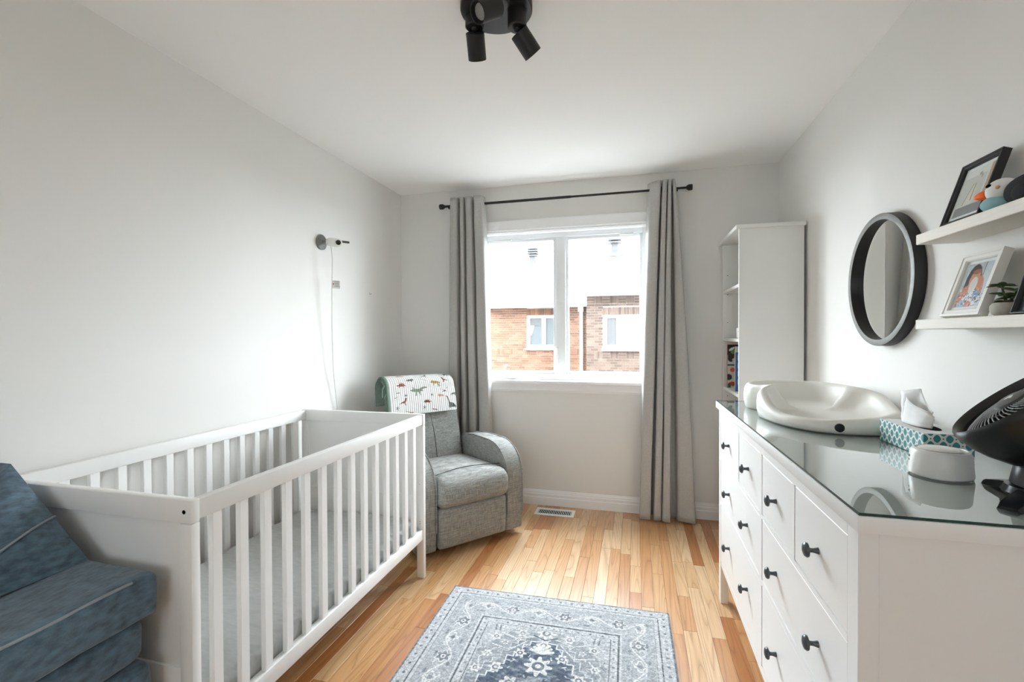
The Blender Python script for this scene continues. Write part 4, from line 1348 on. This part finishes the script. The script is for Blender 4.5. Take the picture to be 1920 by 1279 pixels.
def paint_people(c):
    n = vnoise(72, 56, 14, 12, 9)
    c.C[:] = (176, 180, 184); c.C *= (.9 + .25 * n)[..., None]
    c.put(c.X > .72, (196, 204, 210)); c.put((c.X > .68) & (c.X < .72), (120, 120, 120))
    c.disc(.40, .52, .30, .46, (58, 44, 38), rot=.15)
    c.disc(.44, .62, .19, .24, (206, 138, 104)); c.disc(.46, .48, .15, .20, (214, 206, 200)); c.disc(.44, .80, .16, .06, (150, 88, 60))
    c.disc(.74, .44, .12, .26, (198, 122, 86), rot=.3); c.disc(.14, .22, .16, .30, (200, 116, 80), rot=-.5)
    c.disc(.55, .16, .34, .16, (224, 226, 230)); c.disc(.72, .26, .12, .10, (120, 156, 190)); c.disc(.30, .06, .20, .10, (150, 176, 200)); c.disc(.52, .05, .14, .08, (206, 110, 84))
    m = vnoise(72, 56, 34, 28, 4)
    c.put((m > .72) & (c.Y < .3), (96, 60, 70)); c.put((m < .2) & (c.Y < .45), (236, 236, 236))
def paint_dark(c):
    c.C[:] = (52, 54, 60); c.put(c.Y > .5, (64, 66, 72))
def build_shelf_items():
    lean_frame('black_picture_frame', 'black picture frame with white mat leaning on the upper shelf', 1.452, 1.604, ZS1, .168, .838, .893, .013, .020, M['black'], paint_room, .010)
    lean_frame('white_picture_frame', 'white picture frame with a family photo leaning on the lower shelf', 1.446, 1.600, ZS2, .170, .838, .893, .020, .022, M['white_frame'], paint_people, .008)
    lean_frame('dark_photo_frame', 'dark picture frame right of the succulent on the lower shelf', 1.180, 1.338, ZS2, .190, .836, .893, .006, .014, M['black'], paint_dark, .0)
    # penguin toy
    t = thing('penguin_toy', 'plush penguin toy with orange beak and teal belly on the upper shelf', 'toy', (.862, 1.375, ZS1))
    z = ZS1
    hc, hr = Vector((.862, 1.402, z + .052)), Vector((.032, .031, .029))
    def on(d, k=1.0, c=hc, r=hr):
        d = Vector(d).normalized()
        return tuple(c + Vector((d.x * r.x, d.y * r.y, d.z * r.z)) * k)
    B().ell((.878, 1.340, z + .037), (.040, .060, .037), 24, 14).build('body', M['penguin_black'], t, 80)
    B().ell(tuple(hc), tuple(hr), 24, 14).build('head', M['penguin_white'], t, 80)
    B().lathe([(0, 0), (.0115, .001), (.0115, .010), (.009, .020), (.005, .028), (0, .030)], Matrix.Translation((.845, 1.424, z + .050)) @ Matrix.Rotation(math.radians(22), 4, 'Z') @ Matrix.Rotation(math.radians(-92), 4, 'X'), 16).build('beak', M['orange'], t, 60)
    B().ell((.858, 1.408, z + .0215), (.034, .034, .0213), 24, 12).build('belly', M['penguin_teal'], t, 80)
    B().ell(on((-.90, .02, .43)), (.0035, .0085, .0045), 12, 8).build('eye', M['hole'], t, 80)
    B().ell(on((-.72, -.66, .12)), (.0035, .006, .0048), 12, 8).build('cheek', M['tan'], t, 80)
    B().ell((.842, 1.318, z + .026), (.010, .024, .018), 16, 10).build('wing', M['penguin_black'], t, 80)
    # potted succulent
    t = thing('potted_succulent', 'small green succulent in a grey cement pot on the lower shelf', 'plant', (.868, 1.398, ZS2))
    c = Vector((.868, 1.398, ZS2))
    B().lathe([(0, 0), (.018, 0), (.026, .006), (.030, .016), (.029, .025), (.025, .032), (.022, .033), (.021, .027), (0, .027)], Matrix.Translation(c), 28).build('pot', M['pot'], t, 50)
    R2 = random.Random(3)
    B().tube([c + Vector((0, 0, .026)), c + Vector((-.002, .004, .05)), c + Vector((-.004, .010, .075))], [.004, .003, .002], 6).build('stem', M['leaf'], t, 60)
    B().tube([c + Vector((0, 0, .026)), c + Vector((.004, -.014, .045)), c + Vector((.002, -.028, .058))], [.0035, .003, .002], 6).build('stem', M['leaf'], t, 60)
    def leaf(base, yaw, el, ln, wd):
        mx = Matrix.Translation(base) @ Matrix.Rotation(yaw, 4, 'Z') @ Matrix.Rotation(-el, 4, 'Y')
        rows = []
        for i in range(9):
            q = i / 8
            w = wd * math.sin(math.pi * min(1, q ** .8)) + .0006
            h = .0025 * math.sin(math.pi * q) + .0003
            zc = -.006 * q * q
            rows.append([mx @ Vector((q * ln, w * math.cos(a), zc + h * math.sin(a))) for a in [2 * math.pi * k / 8 for k in range(8)]])
        b = B(); vs = b.grid(rows, closed_v=True); b.ngon(vs[0]); b.ngon(vs[-1]); b.build('leaf', M['leaf'], t, 60)
    tips = [c + Vector((-.004, .010, .075)), c + Vector((-.002, .005, .052)), c + Vector((.002, -.028, .058)), c + Vector((.003, -.012, .044)), c + Vector((0, 0, .034))]
    for i, tp in enumerate(tips):
        for k in range(6):
            leaf(tp, k * 1.047 + i * .5 + R2.uniform(-.2, .2), R2.uniform(.05, .5), R2.uniform(.022, .032), R2.uniform(.006, .0085))
build_shelf_items()

# =================================================================== ON THE DRESSER
def build_pad():
    t = thing('changing_pad', 'cream peanut-shaped foam changing pad lying on the dresser glass', 'changing pad', (.672, 2.075, ZG))
    n = 120
    cx, cy = .678, 2.085
    hl = .392
    def half_w(y):      # half width against the long axis (y from -1 near to 1 far)
        return .222 - .062 * math.exp(-((y - .14) / .19) ** 2) + .014 * max(0, y)
    def outline(a):
        c, s = math.cos(a), math.sin(a)
        y = math.copysign(abs(s) ** .86, s)
        x = math.copysign(abs(c) ** .80, c)
        return Vector((x * half_w(y), y * hl, 0))
    def rim(y, x):      # rim height above the glass
        q = max(0.0, min(1.0, (y + .70) / .62)); q = q * q * (3 - 2 * q)
        base = .042 + .064 * q + .012 * math.exp(-((y - .08) / .16) ** 2)
        return base + (.022 * max(0, min(1, (x + .1) / .25)) * (1 - q))
    rings = [(.90, 'z', .0), (.965, 'z', .003), (1.0, 'f', .28), (1.005, 'f', .55), (.985, 'f', .82), (.94, 'f', .96), (.885, 'f', 1.0), (.83, 'f', .97), (.775, 'f', .84), (.725, 'f', .62), (.68, 'd', .45), (.60, 'd', .15), (.45, 'd', .0), (.28, 'd', 0), (.12, 'd', 0)]
    rows = []
    for sc, kind, v in rings:
        row = []
        for k in range(n):
            a = 2 * math.pi * k / n
            p = outline(a); yy = p.y / hl; h = rim(yy, p.x / .22 * .22)
            dish = .024
            z = v if kind == 'z' else (h * v if kind == 'f' else dish + (h * .62 - dish) * v / .45 * .8)
            w = sc
            # even rim thickness: shrink by an absolute distance rather than scale
            off = (1 - sc) * .22
            L_ = p.length
            q = p * max(.02, (1 - off / L_ * 1.0)) if sc > .4 else p * sc * .9
            row.append(Vector((cx + q.x, cy + q.y, ZG + .0004 + z)))
        rows.append(row)
    b = B(); vs = b.grid(rows, closed_v=True)
    b.ngon(vs[0]); b.ngon(vs[-1])
    b.build('body', M['pad'], t, 80)
    # black plug at the near end
    a = math.radians(-90 - 9)
    p = outline(a)
    mx = Matrix.Translation((cx + p.x, cy + p.y - .0015, ZG + .024)) @ Matrix.Rotation(math.radians(90), 4, 'X')
    B().lathe([(0, -.004), (.0135, -.004), (.0135, .0015), (.011, .0025), (0, .0025)], mx, 24).build('plug', M['pad_plug'], t, 40)
build_pad()

def build_tissues():
    x0, x1, y0, y1, h = .722, .832, 1.440, 1.664, .0625
    z0 = ZG + .0004
    t = thing('tissue_box', 'teal lattice patterned tissue box with a tissue pulled up', 'tissue box', ((x0 + x1) / 2, (y0 + y1) / 2, z0))
    B().box(x0, x1, y0, y1, z0, z0 + h, .001, 1).build('carton', M['tissue_box'], t)
    b = B()
    b.box(x0 + .001, x1 - .001, y0 + .001, y1 - .001, z0 + h, z0 + h + .0006); b.build('lid', M['tissue_top'], t)
    pts = [((x0 + x1) / 2 + .026 * math.cos(a), (y0 + y1) / 2 + .068 * math.sin(a)) for a in [2 * math.pi * k / 28 for k in range(28)]]
    B().prism(pts, 'z', z0 + h + .0006, z0 + h + .0012).build('slot', M['hole'], t)
    # crumpled sheet standing out of the slot: folded fan of paper
    cx, cy, zt = (x0 + x1) / 2, (y0 + y1) / 2, z0 + h + .001
    def sheet(cols):
        # cols: bottom and top corner of each fold line, (x, y, z)
        rows = []
        for lo, hi in cols:
            lo, hi = Vector(lo), Vector(hi)
            rows.append([lo.lerp(hi, j / 8) + Vector((.0012 * math.sin(j * 1.9 + lo.y * 90), 0, 0)) for j in range(9)])
        fine = []
        for i in range(len(rows) - 1):
            for k in range(6):
                q = k / 6
                fine.append([rows[i][j].lerp(rows[i + 1][j], q) + Vector((-.0016 * math.sin(q * math.pi), 0, 0)) for j in range(9)])
        fine.append(rows[-1])
        P = np.array([[list(p) for p in r] for r in fine])
        grid_mesh('tissue_sheet', P - np.array(t.location), None, M['tissue'], t, .0007)
    zb = zt + .0002
    sheet([((cx - .012, 1.634, zb), (cx - .004, 1.655, 1.119)), ((cx - .020, 1.612, zb), (cx - .016, 1.616, 1.121)), ((cx + .004, 1.590, zb), (cx + .004, 1.572, 1.132)),
           ((cx + .012, 1.560, zb), (cx + .006, 1.541, 1.090)), ((cx + .004, 1.520, zb), (cx - .002, 1.503, 1.075))])
    sheet([((cx - .022, 1.612, zb), (cx - .017, 1.600, 1.105)), ((cx - .024, 1.570, zb), (cx - .018, 1.560, 1.088)), ((cx - .020, 1.530, zb), (cx - .010, 1.512, 1.076)), ((cx - .002, 1.505, zb), (cx + .000, 1.499, 1.064))])
build_tissues()

def build_sound_machine():
    c = Vector((.668, 1.268, ZG + .0004))
    t = thing('sound_machine', 'round white sound machine standing in front of the tissue box', 'sound machine', c)
    mx = Matrix.Translation(c)
    B().lathe([(0, .0), (.050, .0), (.052, .003), (.0565, .004), (.0572, .008), (.0535, .052), (.050, .058), (.045, .0605), (.0445, .0595), (.040, .0590), (0, .0585)], mx, 56).build('body', M['white_plastic'], t, 30)
    B().lathe([(0, .0586), (.036, .0592), (.0385, .0600), (.036, .0615), (0, .0625)], mx, 48).build('speaker_top', M['white_plastic'], t, 40)
    for k, z in enumerate((.040, .031)):
        a = math.radians(168)
        B().ell((c.x + .0545 * math.cos(a), c.y + .0545 * math.sin(a), c.z + z), (.002, .003, .003), 10, 6).build('button', M['grey_plastic'], t, 60)
build_sound_machine()

def build_fan():
    C = Vector((.715, 1.141, 1.157))
    n = Vector((-.626, .233, .745)).normalized()
    up = Vector((0, 0, 1))
    a = Vector((0, 1, 0)).cross(n).normalized()
    R = .1090
    yv = n.cross(a)
    mx = Matrix.Identity(4)
    for i in range(3):
        mx[i][0], mx[i][1], mx[i][2], mx[i][3] = a[i], yv[i], n[i], C[i]
    base = Vector((.762, 1.125, ZG + .0004))
    t = thing('desk_fan', 'black air circulator fan tilted upward on the near end of the dresser', 'fan', base)
    B().lathe([(R - .010, -.012), (R - .004, -.002), (R, .001), (R + .004, -.003), (R + .006, -.016), (R + .002, -.040), (R - .007, -.066), (R - .024, -.096), (R - .052, -.117), (.02, -.124), (0, -.124)], mx, 72, False, False).build('housing', M['black_gloss'], t, 60)
    B().lathe([(R - .010, -.012), (R - .014, -.040), (R - .035, -.07), (.0, -.08)], mx, 60, False, False).build('throat', M['black'], t, 60)
    # spiral guard wires
    for k in range(40):
        a0 = 2 * math.pi * k / 40
        pts = []
        for j in range(9):
            q = j / 8
            rad = .030 + (R - .040) * q
            ang = a0 + .85 * q
            pts.append(mx @ Vector((rad * math.cos(ang), rad * math.sin(ang), -.004 - .016 * q ** 2)))
        B().tube(pts, .0012, 5).build('guard_wire', M['wire'], t, 60)
    for rad, z in ((R - .011, -.019), (.055, -.006)):
        B().tube([mx @ Vector((rad * math.cos(2 * math.pi * k / 48), rad * math.sin(2 * math.pi * k / 48), z)) for k in range(48)], .0012, 5, closed=True).build('guard_ring', M['knob'], t, 60)
    hub = B().lathe([(0, .004), (.020, .0035), (.029, .001), (.031, -.003), (.029, -.010), (0, -.010)], mx, 36).build('hub', M['dark_plastic'], t, 40)
    # white emblem on the hub: a chunky V between two bars
    e = B()
    for dx, sk in ((-.006, .35), (.001, -.35)):
        e.prism([(dx - .003 - sk * .006, .005), (dx + .003 - sk * .006, .005), (dx + .003 + sk * .006, -.006), (dx - .003 + sk * .006, -.006)], 'z', .0036, .0044, mx=mx @ Matrix.Rotation(math.radians(110), 4, 'Z'))
    e.build('emblem', M['white_plastic'], hub)
    # blades
    for k in range(3):
        rows = []
        for i in range(7):
            q = i / 6; rad = .028 + (R - .050) * q
            rows.append([mx @ Vector((rad * math.cos(k * 2.094 + s * .55), rad * math.sin(k * 2.094 + s * .55), -.036 + .012 * s)) for s in (-1, -.5, 0, .5, 1)])
        b = B(); b.grid(rows); o = b.build('blade', M['black_gloss'], t, 60)
        md = o.modifiers.new('thickness', 'SOLIDIFY'); md.thickness = .0015
    # yoke, neck and footed stand
    low = C - n * .100
    s = B()
    s.tube([low + Vector((0, 0, .012)), low * .5 + base * .5 + Vector((0, 0, .030)), base + Vector((0, 0, .022))], [.036, .046, .050], 20)
    s.build('neck', M['black_gloss'], t, 50)
    B().lathe([(0, .008), (.060, .008), (.062, .012), (.056, .024), (0, .026)], Matrix.Translation(base), 40).build('stand', M['black_gloss'], t, 40)
    for ang, k in ((105, .78), (217, 1.0), (300, 1.0), (28, .9)):
        d = Vector((math.cos(math.radians(ang)), math.sin(math.radians(ang)), 0)); sd = Vector((-d.y, d.x, 0))
        tip = base + d * .135
        q = B()
        rows = []
        for rad, w, h0, h1 in ((.040, .026, .006, .024), (.090, .022, .003, .018), (.128, .019, 0, .011), (.138, .016, 0, .006)):
            cc = base + d * rad * k
            rows.append([cc - sd * w + up * h0, cc + sd * w + up * h0, cc + sd * w * .8 + up * h1, cc - sd * w * .8 + up * h1])
        vs = q.grid(rows, closed_v=True); q.ngon(vs[0]); q.ngon(vs[-1])
        q.build('foot', M['black_gloss'], t, 30)
build_fan()

# =================================================================== BABY MONITOR ON THE LEFT WALL
def build_monitor():
    c = Vector((XL, 2.476, 1.862))
    t = thing('baby_monitor', 'white baby monitor camera on a grey round mount on the left wall', 'camera', c)
    mx = Matrix.Translation(c) @ Matrix.Rotation(math.pi / 2, 4, 'Y')
    B().lathe([(0, .0005), (.046, .0005), (.047, .004), (.046, .010), (.030, .018), (0, .020)], mx, 40).build('mount', M['grey_plastic'], t, 40)
    ax = Vector((.60, .80, 0)).normalized(); nn = Vector((ax.y, -ax.x, 0)); up = Vector((0, 0, 1))
    S = c + Vector((.046, -.012, .000))
    B().tube([c + Vector((.016, 0, -.002)), c + Vector((.045, .0, 0)), S + ax * .02], [.012, .010, .010], 12).build('arm', M['grey_plastic'], t, 50)
    m2 = Matrix.Identity(4)
    for i in range(3):
        m2[i][0], m2[i][1], m2[i][2], m2[i][3] = ax[i], up[i], nn[i], S[i]
    ln, rr = .096, .0245
    pts = []
    for k in range(13):
        a = math.pi / 2 + math.pi * k / 12; pts.append((rr + rr * math.cos(a), rr * math.sin(a)))
    for k in range(13):
        a = -math.pi / 2 + math.pi * k / 12; pts.append((ln - rr + rr * math.cos(a), rr * math.sin(a)))
    B().prism(pts, 'z', -.014, .014, .004, 3, mx=m2).build('body', M['white_plastic'], t, 40)
    B().lathe([(0, .0142), (.0155, .0142), (.0150, .0165), (.011, .0172), (.008, .0155), (0, .0155)], m2 @ Matrix.Translation((ln - rr - .002, 0, 0)), 28).build('lens', M['black_gloss'], t, 40)
    B().box(ln - .002, ln + .046, .004, .017, -.004, .004, .002, mx=m2).build('antenna', M['dark_plastic'], t, 30)
    # cable hanging down with a folded warning tag
    p0 = S + ax * .03 - up * .024
    pts = [p0, Vector((XL + .075, 2.485, 1.76)), Vector((XL + .065, 2.492, 1.60)), Vector((XL + .05, 2.510, 1.35)), Vector((XL + .035, 2.540, 1.08)), Vector((XL + .016, 2.602, .84)), Vector((XL + .006, 2.612, .60)), Vector((XL + .006, 2.612, .115))]
    B().tube(pts, .0022, 8).build('cable', M['cord'], t, 60)
    nx, ny = 40, 36
    cv = Canvas(0, 1, 0, 1, nx, ny, (226, 226, 222))
    for k in range(7): cv.put((np.abs(cv.Y - (.90 - k * .095)) < .016) & (cv.X > (.08 if k < 1 else .30)) & (cv.X < .92 - .06 * (k % 2)), (120, 120, 116))
    cv.line([(.06, .66), (.22, .40)], .03, (170, 70, 60)); cv.line([(.06, .4), (.22, .66)], .03, (100, 100, 98))
    cv.put(np.abs(cv.Y - .24) < .012, (140, 140, 138))
    o = Vector((XL + .066, 2.494, 1.580)); u = ax * .048; v = up * .050
    P = np.array([[list(o + u * x + v * y - c) for x in cv.X[0]] for y in cv.Y[:, 0]])
    grid_mesh('cable_tag', P, cv.lin(), M['print'], t, .0006)
build_monitor()

# =================================================================== FLOOR VENT
def build_vent():
    x0, x1, y0, y1 = -.706, -.421, 3.284, 3.418
    t = thing('floor_vent', 'white metal floor register set in the oak floor below the window', 'vent', ((x0 + x1) / 2, (y0 + y1) / 2, 0))
    b = B(); z0, z1 = .0002, .005
    b.box(x0, x1, y0, y0 + .028, z0, z1, .001, 1); b.box(x0, x1, y1 - .028, y1, z0, z1, .001, 1)
    b.box(x0, x0 + .022, y0 + .028, y1 - .028, z0, z1); b.box(x1 - .022, x1, y0 + .028, y1 - .028, z0, z1)
    b.build('frame', M['trim'], t)
    B().box(x0 + .022, x1 - .022, y0 + .028, y1 - .028, z0, .0008).build('duct', M['hole'], t)
    n = 19
    for k in range(n):
        xc = x0 + .022 + (x1 - x0 - .044) * (k + .5) / n
        tilt = -.55 if k < n / 2 else .55
        mx = Matrix.Translation((xc, 0, .003)) @ Matrix.Rotation(tilt, 4, 'Y')
        hw = .0040 if k < n / 2 else .0024
        B().box(-hw, hw, y0 + .028, y1 - .028, -.0005, .0005, mx=mx).build('louver', M['trim'], t)
build_vent()

# =================================================================== CEILING LIGHT
def build_ceiling_light():
    c = Vector((-.466, 1.577, H))
    t = thing('ceiling_spotlight', 'black round ceiling fixture with three swivel spotlights', 'ceiling light', c)
    dn = Matrix.Translation(c) @ Matrix.Rotation(math.pi, 4, 'X')
    B().lathe([(0, .0002), (.122, .0002), (.125, .003), (.125, .022), (.122, .025), (0, .025)], dn, 64).build('base', M['black'], t, 35)
    def spot(stem, zbot, aim, ln=.088, r=.033, drop=.0):
        s = Vector((stem[0], stem[1], 0))
        B().lathe([(0, 0), (r - .004, .001), (r, .005), (r, H - .0252 - zbot)], Matrix.Translation((s.x, s.y, zbot)), 32).build('stem', M['black'], t, 40)
        d = Vector(aim).normalized()
        piv = Vector((s.x, s.y, zbot))
        st = piv + d * .010 - Vector((0, 0, .002))
        B().ell(tuple(piv), (.012, .012, .012), 14, 8).build('swivel', M['black'], t, 60)
        z = d; x = (Vector((0, 1, 0)) - z * z.y).normalized() if abs(z.y) < .9 else Vector((1, 0, 0)); y = z.cross(x)
        m = Matrix.Identity(4)
        for i in range(3): m[i][0], m[i][1], m[i][2], m[i][3] = x[i], y[i], z[i], st[i]
        h = B().lathe([(0, 0), (r - .002, 0), (r, .002), (r, ln), (r - .003, ln), (r - .004, ln - .014), (0, ln - .014)], m, 36).build('lamp_head', M['black'], t, 40)
        B().lathe([(0, ln - .0125), (r - .010, ln - .0125), (r - .009, ln - .0138), (0, ln - .0138)], m, 28).build('bulb_lens', M['lens'], h)
    spot((-.551, 1.590), 2.380, (-.12, .66, -.74), .086)
    spot((-.395, 1.590), 2.352, (.50, .48, -.72), .084)
    spot((-.428, 1.480), 2.366, (-.50, -.60, -.52), .090)
build_ceiling_light()
